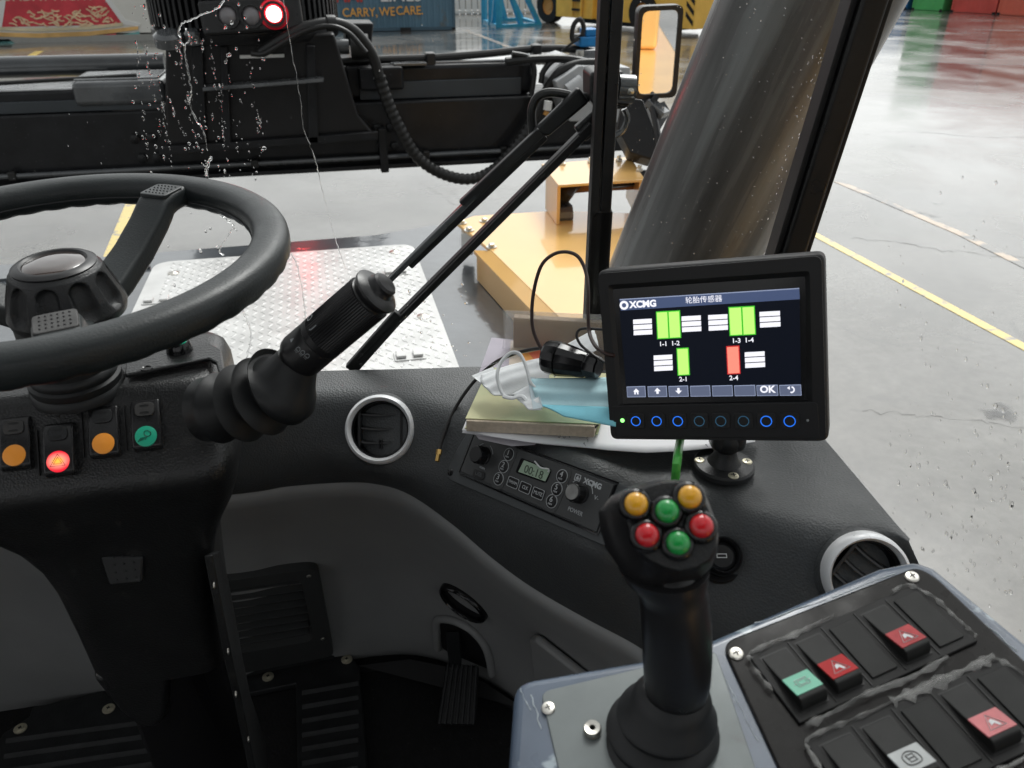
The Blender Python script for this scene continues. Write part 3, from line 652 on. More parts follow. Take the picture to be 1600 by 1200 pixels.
MB().tube(cp, [(.044, .044, .039, .039)[k % 4] for k in range(len(cp))], 10).build('corrugated_sleeve', mHose, th, smooth=60)
MB().tube(hp[44:50], .05, 12).build('hose_clip', mHose, th)
th = thing('power_cable', sp(440, 66, 5.7), 'thin black cable looping beside the corrugated hose from the lamps', 'cable')
MB().tube(crom([sp(x, y, 5.69) for x, y in ((392, 84), (412, 84), (440, 68), (478, 48), (515, 41), (545, 52), (572, 82))], 8), .016, 8).build('cable_body', mHose, th)
th = thing('top_hose', sp(700, 92, 6.35), 'straight black hose clamped along the top of the spreader', 'hose')
MB().tube(crom([sp(x, y, 6.4) for x, y in ((525, 97), (600, 93), (680, 90), (760, 84), (830, 77), (880, 76), (920, 80), (960, 86))], 6), .028, 10).build('hose_body', mHose, th)
for x, y in ((672, 91), (837, 78)): MB().box(Fr(sp(x, y+3, 6.38), (1, 0, 0), (0, -1, 0)), .07, .11, .12).build('clamp', mSmooth, th, bevel=.012)
# end valves
th = thing('valve_box', sp(920, 190, 5.95), 'grey valve box with hoses at the right end of the spreader', 'valve box')
MB().slab([sp(868, 128, 5.9), sp(890, 190, 5.9), sp(990, 192, 5.9), sp(985, 105, 5.9), sp(905, 103, 5.9)], (0, .5, 0)).build('housing', mGreyBox, th, bevel=.012)
MB().tube([sp(912, 130, 5.85), sp(890, 146, 5.85)], .07, 16).build('cap', mGreyBox, th)
MB().tube([sp(857, 158, 5.88), sp(855, 172, 5.88)], .03, 10).build('plug', mWhite, th)
MB().tube([sp(855, 174, 5.88), sp(852, 180, 5.88)], .02, 10).build('plug_tip', M('orange plug', (.5, .24, .05), .4), th)
for ps, r in ((((845, 130), (850, 110), (870, 92), (905, 96)), .022), (((830, 150), (835, 110), (825, 90), (800, 84)), .02), (((790, 96), (840, 92), (885, 92), (930, 100)), .03)):
    MB().tube(crom([sp(x, y, 6.1) for x, y in ps], 6), r, 8).build('hose', mHose, th)
MB().slab([sp(858, 92, 6.15), sp(885, 100, 6.15), sp(905, 96, 6.15), sp(876, 86, 6.15)], (0, .15, .02)).build('hose_plate', mGreyBox, th, bevel=.01)
for x in (838, 845, 852): MB().tube([sp(x, 92, 6.2), sp(x+1, 100, 6.2)], .03, 8).build('fitting', mSteel, th)
th = thing('solenoid_valve', sp(925, 85, 6.3), 'bright blue solenoid valve with black plug and wires on the spreader end', 'valve')
MB().slab([sp(906, 58, 6.25), sp(906, 74, 6.25), sp(960, 74, 6.25), sp(960, 56, 6.25)], (0, .22, 0)).build('valve_body', mValve, th, bevel=.015)
MB().slab([sp(915, 46, 6.27), sp(915, 57, 6.27), sp(936, 57, 6.27), sp(936, 45, 6.27)], (0, .16, 0)).build('coil', mValve, th, bevel=.01)
MB().slab([sp(900, 54, 6.28), sp(900, 62, 6.28), sp(920, 60, 6.28), sp(920, 52, 6.28)], (0, .1, 0)).build('plug', mSmooth, th, bevel=.008)
MB().slab([sp(906, 80, 6.25), sp(906, 96, 6.25), sp(965, 96, 6.25), sp(965, 78, 6.25)], (0, .3, 0)).build('manifold', mGreyWet, th, bevel=.02)
MB().tube(crom([sp(x, y, 6.26) for x, y in ((905, 58), (894, 62), (896, 40), (906, 30), (912, 42), (910, 55))], 6), .018, 8).build('wire', mHose, th)
MB().tube(crom([sp(x, y, 6.24) for x, y in ((903, 62), (890, 70), (878, 80))], 6), .010, 6).build('wire', mHose, th)
MB().tube([sp(906, 78, 6.2), sp(906, 88, 6.2)], .03, 10).build('fitting', mSteel, th)

# ================================================================== the cab shell
A0 = onz(927, 578, 2.92); A1 = V((A0.x, A0.y, 4.05))
Bb = onz(1172, 583, 2.92); Bt = at(1355, 0, .79); Bt = Bb + (Bt-Bb)*2.45
W0 = V((-1.15, 1.10, 2.92))
cab = thing('cab', (-.3, 0, 2.2), 'operator cab with black window frames, rain spotted windscreen and grey interior', 'cab')
mRoof = M('cab roof lining', (.16, .16, .155), .7)
MB().slab([(-1.2, -.45, 4.05), (.72, -.45, 4.05), (.72, -1.4, 4.05), (-1.2, -1.4, 4.05)], (0, 0, .06)).build('roof', mRoof, cab)
for q in ([(-1.2, 1.14), (.3, .95), (.3, .85), (-1.2, 1.04)], [(.3, .95), (.72, .7), (.64, .62), (.3, .85)], [(.64, .62), (.72, .7), (.72, -.45), (.64, -.45)], [(-1.2, 1.04), (-1.12, 1.03), (-1.12, -.45), (-1.2, -.45)], [(-.30, .93), (-.24, .92), (-.24, -.45), (-.30, -.45)]):
    MB().slab([(x, y, 4.05) for x, y in q], (0, 0, .06)).build('roof_frame', mFrame, cab)
MB().slab([(-1.12, 1.03, 4.08), (.3, .85, 4.08), (.64, .62, 4.08), (.64, -.45, 4.08), (-1.12, -.45, 4.08)], (0, 0, .006)).build('roof_glass', mGlass, cab, smooth=0)
MB().slab([(-1.2, -1.45, 2.2), (.66, -1.45, 2.2), (.66, -1.45, 3.25), (-1.2, -1.45, 3.25)], (0, .05, 0)).build('rear_wall', mTrim, cab)
MB().slab([(-1.2, -1.4, 2.2), (-1.2, 1.12, 2.2), (-1.2, 1.12, 2.75), (-1.2, -1.4, 2.75)], (-.04, 0, 0)).build('side_wall', mTrim, cab)
MB().slab([(.60, -1.4, 2.2), (.60, .85, 2.2), (.60, .85, 2.55), (.60, -1.4, 2.55)], (.04, 0, 0)).build('side_wall', mTrim, cab)
MB().loft([[V((-1.2, 1.40, 2.2)), V((.25, 1.32, 2.2)), V((.66, 1.12, 2.2))], [V((-1.2, 1.22, 2.78)), V((.25, 1.13, 2.78)), V((.66, .92, 2.78))], [V((-1.2, 1.05, 2.80)), V((.25, .92, 2.80)), V((.60, .78, 2.80))]], False, False).build('leak_wall', mMatte, cab, smooth=0, solid=.01)  # unseen wall and shelf, added to stop light leaking in under the dash
for p in ((-1.19, -1.4), (.66, -1.4), (-1.17, 1.1)): MB().bar((p[0], p[1], 2.2), (p[0]+.0, p[1], 4.05), .07, .07, (0, 1, 0)).build('pillar', mFrame, cab, bevel=.01)
# pillar between windscreen and corner glass: two strips with a groove
pdir = (Bb-A0); pdir.z = 0; pdir.normalize()
pf_ = Fr(A0, RR, -FH)
for u, wd, dpt, nm in ((-.0085, .010, .036, 'pillar_strip'), (.0045, .013, .044, 'pillar')):
    MB().slab([A0+RR*(u-wd/2)-ZZ*.1, A0+RR*(u+wd/2)-ZZ*.1, A0+RR*(u+wd/2)+FH*dpt-ZZ*.1, A0+RR*(u-wd/2)+FH*dpt-ZZ*.1], (0, 0, 1.22)).build(nm, mFrame if nm == 'pillar' else mSeal, cab, bevel=.002)
MB().slab([A0+RR*-.0125-ZZ*.1, A0+RR*.013-ZZ*.1, A0+RR*.013+FH*.03-ZZ*.1, A0+RR*-.0125+FH*.03-ZZ*.1], (0, 0, .31)).build('pillar_cap', mGreyWet if False else mFrame, cab, bevel=.002)
bx = (Bt-Bb).normalized()
b = MB()
MB().bar(Bb-bx*.12, Bt, .026, .05, FF).build('corner_pillar', mFrame, cab, bevel=.004)
sd = bx.cross(FF).normalized(); sd = sd if sd.dot(RR) > 0 else -sd
MB().bar(Bb-bx*.12+sd*.0165+FF*.003, Bt+sd*.0165+FF*.003, .007, .036, FF).build('window_seal', mSeal, cab, bevel=.002)
MB().bar(Bb-bx*.12-sd*.0165+FF*.003, Bt-sd*.0165+FF*.003, .007, .036, FF).build('window_seal', mSeal, cab, bevel=.002)
# glass
def pane(name, a, c, z0, z1, off, lab=None):
    a, c = V(a), V(c); a.z = c.z = z0; n = (c-a).cross(ZZ).normalized()
    ob = MB().slab([a, c, V((c.x, c.y, z1)), V((a.x, a.y, z1))], n*.005).build(name, mGlass, cab, smooth=0); return ob, n
WN = V((A0.x-W0.x, A0.y-W0.y, 0)).cross(ZZ).normalized()
if WN.y < 0: WN = -WN                       # outwards
Wp = A0 + WN*.02
windscreen, _ = pane('windscreen', W0+WN*.02, Wp, 2.86, 4.04, 0)
corner_glass, _ = pane('corner_glass', A0+WN*.02+RR*.005, Bb+WN*.02, 2.86, 4.04, 0)
SX = .515
side_window, _ = pane('side_window', (SX+.015, Bb.y, 0), (SX+.015, -1.38, 0), 2.3, 4.04, 0)
def wsp(x, y, o=0.0): return onp(x, y, Wp + WN*o, WN)
def drops(parent, n, plane, normal, gen, name='raindrops', outward=1):
    b = MB(); rn = random.Random(hash(name) % 1000 + n)
    for q, r, el in gen(rn, n):
        P = onp(q[0], q[1], plane, normal)
        dn = V((0, 0, -1)); f2 = Fr(P, V(normal).cross(dn).normalized(), V(normal)*outward)
        b.dome(f2, r, r*el, r*.32, 8, 3)
    return b.build(name, mWater, parent, smooth=80, kind='stuff')
def gen_ws(rn, n):
    trails = [(212, 60, 232, 262), (228, 70, 258, 255), (240, 30, 262, 250), (275, 70, 300, 180), (250, 140, 270, 262), (290, 160, 325, 280), (312, 40, 345, 285), (335, 110, 362, 285),
              (298, 55, 320, 270), (352, 80, 372, 240), (372, 150, 398, 285), (400, 160, 412, 280), (262, 150, 290, 215), (330, 60, 338, 160), (225, 5, 232, 140), (280, 30, 284, 110), (345, 130, 350, 285), (385, 90, 410, 210)]
    for i in range(n):
        k = rn.random()
        if k < .58:
            t = rn.choice(trails); s = rn.random(); yield (lerp(t[0], t[2], s)+rn.gauss(0, 1.5), lerp(t[1], t[3], s)), abs(rn.gauss(.0002, .0004))+.00035, rn.uniform(1.0, 2.3)
        elif k < .72: yield (rn.uniform(205, 420), rn.uniform(0, 290)), abs(rn.gauss(.0006, .0005))+.0004, rn.uniform(.9, 1.7)
        elif k < .86: yield (rn.uniform(520, 740), rn.uniform(430, 575)), abs(rn.gauss(.0009, .0006))+.0005, rn.uniform(.8, 1.4)
        elif k < .90: yield (rn.uniform(220, 420), rn.uniform(330, 470)), abs(rn.gauss(.0010, .0007))+.0005, rn.uniform(.8, 2.0)
        else: yield (rn.uniform(0, 930), rn.uniform(0, 570)), abs(rn.gauss(.0002, .0002))+.0003, rn.uniform(.8, 1.4)
drops(windscreen, 560, Wp+WN*.0052, WN, gen_ws)
CN = V((Bb.x-A0.x, Bb.y-A0.y, 0)).cross(ZZ).normalized()
if CN.dot(FH) < 0: CN = -CN
def gen_cg(rn, n):
    for i in range(n):
        if rn.random() < .7: yield (rn.uniform(985, 1330), rn.uniform(0, 400)), abs(rn.gauss(.0002, .0002))+.00025, rn.uniform(.8, 1.5)
        else:
            s = rn.random(); yield (lerp(1285, 1205, s)+rn.gauss(0, 12), lerp(60, 350, s)), abs(rn.gauss(.0002, .0003))+.0003, rn.uniform(.9, 1.9)
drops(corner_glass, 300, A0+WN*.02+CN*.0052, CN, gen_cg)
def gen_sw(rn, n):
    for i in range(n):
        k = rn.random()
        if k < .75:
            x = 1600 - abs(rn.gauss(0, 120)); y = rn.gauss(790, 110)
            if x < 1330: continue
            yield (x, y), abs(rn.gauss(.0007, .0006))+.0004, rn.uniform(1.0, 1.8)
        else: yield (rn.uniform(1380, 1600), rn.uniform(250, 1000)), abs(rn.gauss(.0006, .0004))+.0004, rn.uniform(1, 1.6)
drops(side_window, 260, (SX+.021, 0, 0), (1, 0, 0), gen_sw)
# run-off streaks
def streak(pts, r, seed):
    rn = random.Random(seed); P = crom([wsp(x, y, .0055) for x, y in pts], 7); P = [p + V((rn.gauss(0, .00035), 0, rn.gauss(0, .0005))) for p in P]
    MB().tube(P, [r*rn.uniform(.5, 1.3) for _ in P], 6, sq=.6).build('rain_streak', mWater, windscreen, smooth=80)
streak([(350, 0), (338, 14), (318, 22), (300, 30), (283, 38), (280, 55), (288, 70), (296, 58), (290, 44)], .0013, 1)
streak([(288, 70), (290, 90), (296, 120), (299, 145), (296, 160)], .0010, 2)
streak([(443, 0), (448, 30), (456, 80), (464, 120), (470, 160), (474, 200), (488, 235), (500, 280), (512, 330), (524, 372), (540, 420)], .0006, 3)
streak([(330, 245), (325, 255), (322, 275)], .002, 4)
streak([(345, 335), (356, 345), (365, 355), (352, 375), (343, 392), (350, 400)], .0013, 5)
streak([(376, 480), (388, 505), (392, 530), (384, 565), (380, 580)], .0013, 6)
streak([(455, 395), (466, 420), (475, 470), (478, 500)], .0010, 7)
streak([(292, 150), (305, 185), (318, 205), (324, 235)], .001, 8)

# ---- wiper outside the glass
def wpt(x, y, o=.04): return wsp(x, y, o)
th = thing('windscreen_wiper', wpt(955, 150), 'black windscreen wiper with two arms running down from the pillar', 'wiper')
mWip = M('wiper black', (.013, .013, .014), .42)
MB().slab([wpt(904, 136), wpt(922, 160), wpt(858, 214), wpt(842, 212), wpt(832, 206)], WN*.014).build('arm_head', mWip, th, bevel=.004)
MB().bar(wpt(845, 205), wpt(722, 320), .012, .012, WN).build('arm', mWip, th, bevel=.002)
MB().bar(wpt(852, 212, .05), wpt(640, 415, .05), .009, .012, WN).build('arm', mWip, th, bevel=.002)
MB().bar(wpt(745, 302), wpt(600, 446), .0075, .012, WN).build('blade_spring', mGreyWet, th, bevel=.002)
MB().bar(wpt(940, 178), wpt(905, 210), .022, .016, WN).build('arm_head', mWip, th, bevel=.003)
MB().bar(wpt(925, 195, .03), wpt(620, 500, .03), .0115, .016, WN).build('blade', mWip, th, bevel=.002)
MB().bar(wpt(625, 490, .022), wpt(548, 577, .022), .017, .012, WN).build('blade_end', mWip, th, bevel=.002)
MB().bar(wpt(905, 212, .022), wpt(560, 560, .022), .003, .014, WN).build('blade_rubber', mSeal, th)
MB().slab([wpt(922, 112, .03), wpt(922, 160, .03), wpt(935, 175, .03), wpt(985, 170, .03), wpt(992, 150, .03), wpt(975, 110, .03)], WN*.06).build('motor_housing', mWip, th, bevel=.006)
MB().tube([wpt(965, 138, .03), wpt(990, 140, .03)], .016, 16).build('pivot', mGreyWet, th)
MB().slab([wpt(972, 132, .02), wpt(998, 142, .02), wpt(990, 158, .02), wpt(966, 158, .02)], WN*.008).build('pivot_bracket', mWip, th, bevel=.002)
MB().tube(crom([wpt(x, y, .055) for x, y in ((925, 152), (900, 152), (880, 147), (857, 145), (840, 152), (831, 172), (832, 200), (833, 212))], 6), .0055, 10).build('washer_hose', mHose, th)
for x, y, s in ((985, 142, .004), (940, 130, .003)):
    MB().lathe(Fr(wpt(x, y, .018), RR, -FH), [(s, -.004), (s, .004), (0, .005)], 10, cap=False).build('bolt', mSteel, th)
MB().tube(crom([wpt(x, y, .07) for x, y in ((975, 170), (980, 185), (972, 205), (955, 215))], 5), .004, 8).build('cable', mGreyWet, th)
# ================================================================== cab floor, trim and dashboard
ZFL = 2.2
MB().slab([(-1.2, -1.45, ZFL), (.64, -1.45, ZFL), (.64, 1.3, ZFL), (-1.2, 1.3, ZFL)], (0, 0, -.05)).build('cab_floor', mCarpet, None, smooth=0, kind='structure')
# radio face frame (also the dash face around it)
def k_(v): return CC + V(v)*1.143
rTL, rTR, rBR, rBL = k_((.119, .675, -.429)), k_((.211, .528, -.405)), k_((.193, .514, -.438)), k_((.102, .661, -.462))
rx = ((rTR-rTL)+(rBR-rBL)).normalized(); rF = Fr((rTL+rTR+rBR+rBL)/4, rx, None, (rBL-rTL))
if rF.n.dot(FF) > 0: rF = Fr(rF.o, rx, -rF.n)
def rp(x, y, w_=-.004): return onp(x, y, rF.o + rF.n*w_, rF.n)
ZT = 2.92
def zt(x, y): return onz(x, y, ZT)
st = [  # back edge, crest, face foot, panel edge
 (V((-1.14, 1.12, ZT)), V((-1.14, 1.00, ZT)), V((-1.14, .96, 2.845)), V((-1.14, .965, 2.80))),
 (V((-.62, 1.035, ZT)), V((-.62, .95, ZT)), V((-.62, .90, 2.845)), V((-.62, .91, 2.80))),
 (zt(330, 583), zt(330, 636), onz(345, 729, 2.845), onz(330, 776, 2.80)),
 (zt(480, 580), zt(469, 620), onz(455, 716, 2.845), onz(450, 760, 2.80)),
 (zt(555, 578), zt(555, 616), onz(515, 717, 2.845), onz(537, 754, 2.80)),
 (zt(610, 577), zt(615, 620), onz(590, 736, 2.845), onz(590, 757, 2.80)),
 (zt(680, 575), zt(672, 634), onz(640, 745, 2.843), onz(640, 773, 2.798)),
 (zt(745, 573), zt(728, 650), rp(695, 757), onz(705, 818, 2.79)),
 (zt(830, 574), rp(800, 690), rp(760, 787), onz(770, 873, 2.775)),
 (zt(920, 578), rp(880, 715), rp(845, 821), onz(830, 917, 2.765)),
 (zt(1040, 582), zt(990, 745), rp(935, 862), onz(911, 964, 2.76)),
 (zt(1130, 583), zt(1060, 770), onz(1020, 900, 2.845), onz(990, 1006, 2.75)),
 (zt(1185, 588), zt(1120, 787), onz(1090, 940, 2.835), onz(1060, 1052, 2.75)),
 (zt(1215, 602), zt(1180, 806), onz(1180, 968, 2.83), onz(1140, 1085, 2.75)),
 (zt(1262, 655), zt(1262, 823), onz(1275, 1000, 2.83), onz(1260, 1120, 2.75)),
 (zt(1330, 735), zt(1330, 830), onz(1390, 1010, 2.83), onz(1380, 1160, 2.75)),
 (zt(1400, 818), zt(1390, 832), onz(1460, 1000, 2.83), onz(1470, 1170, 2.75)),
 (zt(1422, 842), zt(1420, 846), onz(1490, 1000, 2.83), onz(1500, 1170, 2.75)),
]
rails = [crom([s[k] for s in st], 6) for k in range(4)]
def prof(p0, p1, p2, p3):
    out = [p0, lerp(p0, p1, .5)]
    d0 = (p0-p1); d2 = (p2-p1); r = min(.022, d0.length*.45, d2.length*.45)
    a, c = p1 + d0.normalized()*r, p1 + d2.normalized()*r
    for t in (0, .2, .4, .6, .8, 1): out.append(a*(1-t)**2 + p1*2*t*(1-t) + c*t*t)
    out.append(lerp(p1, p2, .5))
    d0 = p1-p2; d2 = p3-p2; r = min(.016, d0.length*.4, d2.length*.4)
    a, c = p2 + d0.normalized()*r, p2 + d2.normalized()*r
    for t in (0, .25, .5, .75, 1): out.append(a*(1-t)**2 + p2*2*t*(1-t) + c*t*t)
    out.append(p3); out.append(p3 + V((.0, .02, -.012)))
    return out
dash = thing('dashboard', (0, .85, 2.8), 'black grained dashboard wrapping below the windscreen, with round silver vents', 'dashboard')
dg_ = [prof(*[r[i] for r in rails]) for i in range(len(rails[0]))]
MB().loft(dg_, False, False).build('dash_shell', mDash, dash, smooth=70)
# grey trim below
tr = rails[3]; N_ = len(tr)
def foot(i):
    p = tr[i]; t = i/(N_-1)
    return p
gr = []
bot_px = [V((-1.14, 1.16, ZFL)), V((-.62, 1.16, ZFL)), onz(330, 1075, ZFL), onz(450, 1045, ZFL), onz(540, 1032, ZFL), onz(600, 1024, ZFL), onz(650, 1024, ZFL), onz(700, 1036, ZFL), onz(750, 1058, ZFL), onz(800, 1090, ZFL), onz(850, 1130, ZFL), onz(905, 1180, ZFL), onz(960, 1240, ZFL), onz(1040, 1300, ZFL), onz(1140, 1380, ZFL), onz(1260, 1400, ZFL), onz(1380, 1420, ZFL), onz(1430, 1420, ZFL)]
bots = crom(bot_px, 6)
for i in range(N_):
    a, c = tr[i] + V((0, .0, -.004)), bots[i]
    d = c - a; out = []
    outn = V((d.y, -d.x, 0)) if False else V((-rails[3][min(i+1, N_-1)].y + rails[3][max(i-1, 0)].y, rails[3][min(i+1, N_-1)].x - rails[3][max(i-1, 0)].x, 0)).normalized()
    out.append(a + outn*.012 + V((0, 0, .022)))
    for t in (0, .015, .04, .1, .2, .32, .45, .6, .75, .9, 1):
        bulge = -.012*(1-math.exp(-t*60)) * (1-t)          # a rolled upper edge proud of the sweep
        hollow = .045*math.sin(PI*min(1, t*1.05))
        out.append(lerp(a, c, t) + outn*(hollow + bulge))
    gr.append(out)
trim = thing('footwell_trim', (0, 1.0, 2.25), 'grey moulded footwell trim sweeping below the dashboard to the right', 'trim panel')
tb = MB(); tb.loft(gr, False, False); tsh = tb.build('trim_shell', mTrim, trim, smooth=80)
def on_trim(x, y, lift=0.0):
    """first point of the trim sheet along the pixel ray"""
    r = ray(x, y); best = None
    for i in range(len(gr)-1):
        for j in range(len(gr[0])-1):
            a, b_, c, d = gr[i][j], gr[i+1][j], gr[i+1][j+1], gr[i][j+1]
            for t in ((a, b_, c), (a, c, d)):
                from mathutils.geometry import intersect_ray_tri
                h = intersect_ray_tri(*t, r, CC, True)
                if h is not None:
                    k = (h-CC).dot(FF)
                    if best is None or k < best[0]: best = (k, h, (t[1]-t[0]).cross(t[2]-t[0]).normalized())
    if best is None: return at(x, y, 1.2), -FF
    n = best[2]; n = -n if n.dot(r) > 0 else n
    return best[1] + n*lift, n
def on_sheet(grid, x, y):
    from mathutils.geometry import intersect_ray_tri
    r = ray(x, y); best = None
    for i in range(len(grid)-1):
        for j in range(len(grid[0])-1):
            a, b_, c, d = grid[i][j], grid[i+1][j], grid[i+1][j+1], grid[i][j+1]
            for t in ((a, b_, c), (a, c, d)):
                h = intersect_ray_tri(*t, r, CC, True)
                if h is not None and (best is None or (h-CC).dot(FF) < best[0]): best = ((h-CC).dot(FF), h, (t[1]-t[0]).cross(t[2]-t[0]).normalized())
    n = best[2]; return best[1], (-n if n.dot(r) > 0 else n)
# ---- vents
def vent(px, py, rpx, nrm, rot, blades_vert=False, d=None):
    t = None
    return t
mSlat = M('vent slat plastic', (.03, .03, .031), .25)
def make_vent(c, n, xdir, R_, flipped):
    """round louvre vent, a part of the dashboard"""
    f = Fr(c, xdir, n)
    v = MB().lathe_closed(f, [(R_*.80, -.002), (R_*.83, .006), (R_*.90, .010), (R_*.97, .008), (R_*1.0, .001), (R_*1.0, -.006), (R_*.80, -.006)], 64).build('air_vent', mSilver, dash, smooth=60)
    MB().lathe(f, [(R_*.82, -.001), (R_*.80, -.004), (R_*.70, -.012), (R_*.66, -.035), (0, -.036)], 48, cap=False).build('vent_bowl', mGloss, v)
    MB().lathe_closed(f, [(R_*.81, .003), (R_*.79, .004), (R_*.76, -.001), (R_*.78, -.006)], 48).build('vent_collar', mSmooth, v)
    W = R_*.60
    for s in (-1, 1):
        MB().box(f, .004, R_*1.0, .02, (s*W*1.02, 0, -.010)).build('vent_cheek', mSmooth, v, bevel=.001)
    for k in range(3):
        vv = (-.36+.40*k)*R_ if not flipped else (-.42+.40*k)*R_
        hw = min(W, math.sqrt(max(.01, (R_*.74)**2-vv*vv)))
        b = MB(); rings = []
        for q in range(9):
            u = -hw + 2*hw*q/8; bow = .05*R_*(1-(u/hw)**2)
            rings.append([f.p(u, vv-.0004 - bow, -.003), f.p(u, vv+.0016 - bow, -.0036), f.p(u, vv+.008 - bow, -.024), f.p(u, vv+.0065 - bow, -.024)])
        b.loft(rings).build('vent_slat', mSlat, v)
    for q in (-1, 1): MB().box(f, .0012, .011, .006, (q*.0015, -R_*.42, -.004)).build('vent_lever', mSmooth, v)
    MB().box(f, .002, R_*1.1, .006, (0, 0, -.022)).build('vent_divider', mSmooth, v)
    return v
# the left vent sits on the sloping face
fc, fn = on_sheet(dg_, 595, 678)
fnv = (fn*.75 - ray(595, 671).normalized()*.55).normalized()
fc = onp(595, 671, fc + fn*.004, fnv); dL = (fc-CC).dot(FF); RL = 54.5*dL/FPX
make_vent(fc + fnv*.003, fnv, RR*1.0 + ZZ*.02, RL, False)
MB().lathe(Fr(fc, RR, fnv), [(RL*.99, .002), (RL*1.06, -.004), (RL*1.14, -.022), (RL*.9, -.03)], 48, cap=False).build('vent_rim', mDash, dash, smooth=80)
fcR, fnR0 = on_sheet(dg_, 1351, 890)
fnR = (fnR0*.6 - ray(1351, 897).normalized()*.6 + RR*-.08).normalized()
fcR = onp(1351, 897, fcR + fnR0*.006, fnR); dR = (fcR-CC).dot(FF); RR_ = 67*dR/FPX
make_vent(fcR + fnR*.004, fnR, (RR*.8 - UU*.6), RR_, True)
MB().lathe(Fr(fcR, RR, fnR), [(RR_*.99, .002), (RR_*1.05, -.004), (RR_*1.12, -.022), (RR_*.9, -.03)], 48, cap=False).build('vent_rim', mDash, dash, smooth=80)
# lighter socket / key switch right of the joystick
kc, kn0 = on_sheet(dg_, 1128, 868); kc = kc + kn0*.006; kn = (-ray(1128, 872).normalized() + ZZ*.15 - RR*.25).normalized()
kf = Fr(kc, RR, kn)
ks = MB().lathe_closed(kf, [(.0135, .0), (.0150, .010), (.0165, .012), (.0185, .009), (.0195, -.006), (.0135, -.006)], 32).build('socket', mGloss, dash)
MB().lathe(kf, [(.0140, -.004), (.0135, .004), (.011, .005), (.0105, .0045), (0, .0045)], 28, cap=False).build('socket_plug', mSmooth, ks)
b = MB(); b.box(kf, .0095, .0008, .0006, (-.001, -.0016, .0055)); b.box(kf, .0095, .0008, .0006, (-.001, .0018, .0055)); b.box(kf, .0008, .0042, .0006, (-.0056, 0, .0055)); b.box(kf, .0008, .0042, .0006, (.0036, 0, .0055)); b.build('socket_mark', mWhitePrint, ks, smooth=0)
MB().lathe_closed(kf, [(.0150, -.006), (.0172, -.004), (.0175, -.010), (.0150, -.012)], 28).build('socket_ring', mSilver, ks)
MB().lathe(kf, [(.0255, -.010), (.0235, -.006), (.0195, -.008)], 32, cap=False).build('socket_well', mMatte, dash)

# ---- footwell details: heater grille, vent pod, pedal, mats
g0 = [on_trim(x, y)[0] for x, y in ((345, 905), (505, 884), (522, 1018), (362, 1044))]
gn = -(g0[1]-g0[0]).cross(g0[3]-g0[0]).normalized(); gn = -gn if gn.dot(FF) > 0 else gn
gF = Fr(sum(g0, V((0, 0, 0)))/4 + gn*.012, g0[1]-g0[0], gn)
def gpx(pts): return [gF.px(x, y) for x, y in pts]
outer = rpoly(gpx([(300, 912), (496, 884), (522, 1022), (310, 1062)]), .02, 4); inner = rpoly(gpx([(300, 925), (470, 903), (490, 998), (310, 1028)]), .018, 4)
gt = thing('heater_grille', gF.o, 'framed black louvre grille in the grey footwell trim beside the steering column', 'grille')
b = MB(); b.loft([[gF.p(*p, -.03) for p in outer], [gF.p(*p, .004) for p in outer], [gF.p(*p, .004) for p in inner], [gF.p(*p, -.02) for p in inner]], False, True, True)
b.build('frame', M('dark grey trim', (.045, .047, .047), .5), gt, smooth=30, bevel=.004)
MB().prism(gF, inner, -.028, -.022).build('recess', mMatte, gt)
u0, v0 = inner[0]; us = [p[0] for p in inner]; vs_ = [p[1] for p in inner]
for k in range(9):
    v = lerp(min(vs_)+.006, max(vs_)-.006, k/8); MB().box(gF, max(us)-min(us)-.012, .0035, .012, ((max(us)+min(us))/2, v, -.015)).build('slat', M('louvre plastic', (.05, .052, .052), .45) if k == 0 else bpy.data.materials['louvre plastic'], gt)
def screw(fr, r, m, parent, name='screw', cross=True):
    s = MB().lathe(fr, [(r, 0), (r, r*.12), (r*.85, r*.3), (r*.3, r*.42), (0, r*.42)], 20, cap=False).build(name, m, parent)
    if cross:
        b = MB(); b.box(fr, r*.9, r*.2, r*.1, (0, 0, r*.40)); b.box(fr, r*.2, r*.9, r*.1, (0, 0, r*.41)); b.build('cross_slot', mBlackPrint, s, smooth=0)
    return s
for x, y in ((482, 896), (504, 994), (452, 914), (476, 1000)):
    u, v = gF.px(x, y); screw(gF.at(u, v, .005 if x in (482, 504) else -.02), .004, mSteel if x in (482, 504) else mSmooth, gt)
# oval speaker-like vent pod
pc, pn = on_trim(727, 938); pn = (pn + -FF*.2).normalized(); pfr = Fr(pc, on_trim(760, 962)[0]-on_trim(695, 912)[0], pn)
dp = (pc-CC).dot(FF); a_ = 42*dp/FPX*1.05; b__ = 26*dp/FPX*1.3
pod = thing('footwell_vent', pc, 'oval black air outlet in the right side of the grey footwell trim', 'vent')
b = MB(); rings = [[pfr.p(x*k, y*k, w_) for x, y in ell(a_, b__, 40)] for k, w_ in ((1.0, -.02), (1.0, .006), (.96, .012), (.88, .014), (.82, .010), (.80, -.01))]
b.loft(rings, False).build('surround', mGloss, pod, smooth=60)
MB().prism(pfr, ell(a_*.81, b__*.81, 32), -.012, -.006).build('outlet', mMatte, pod)
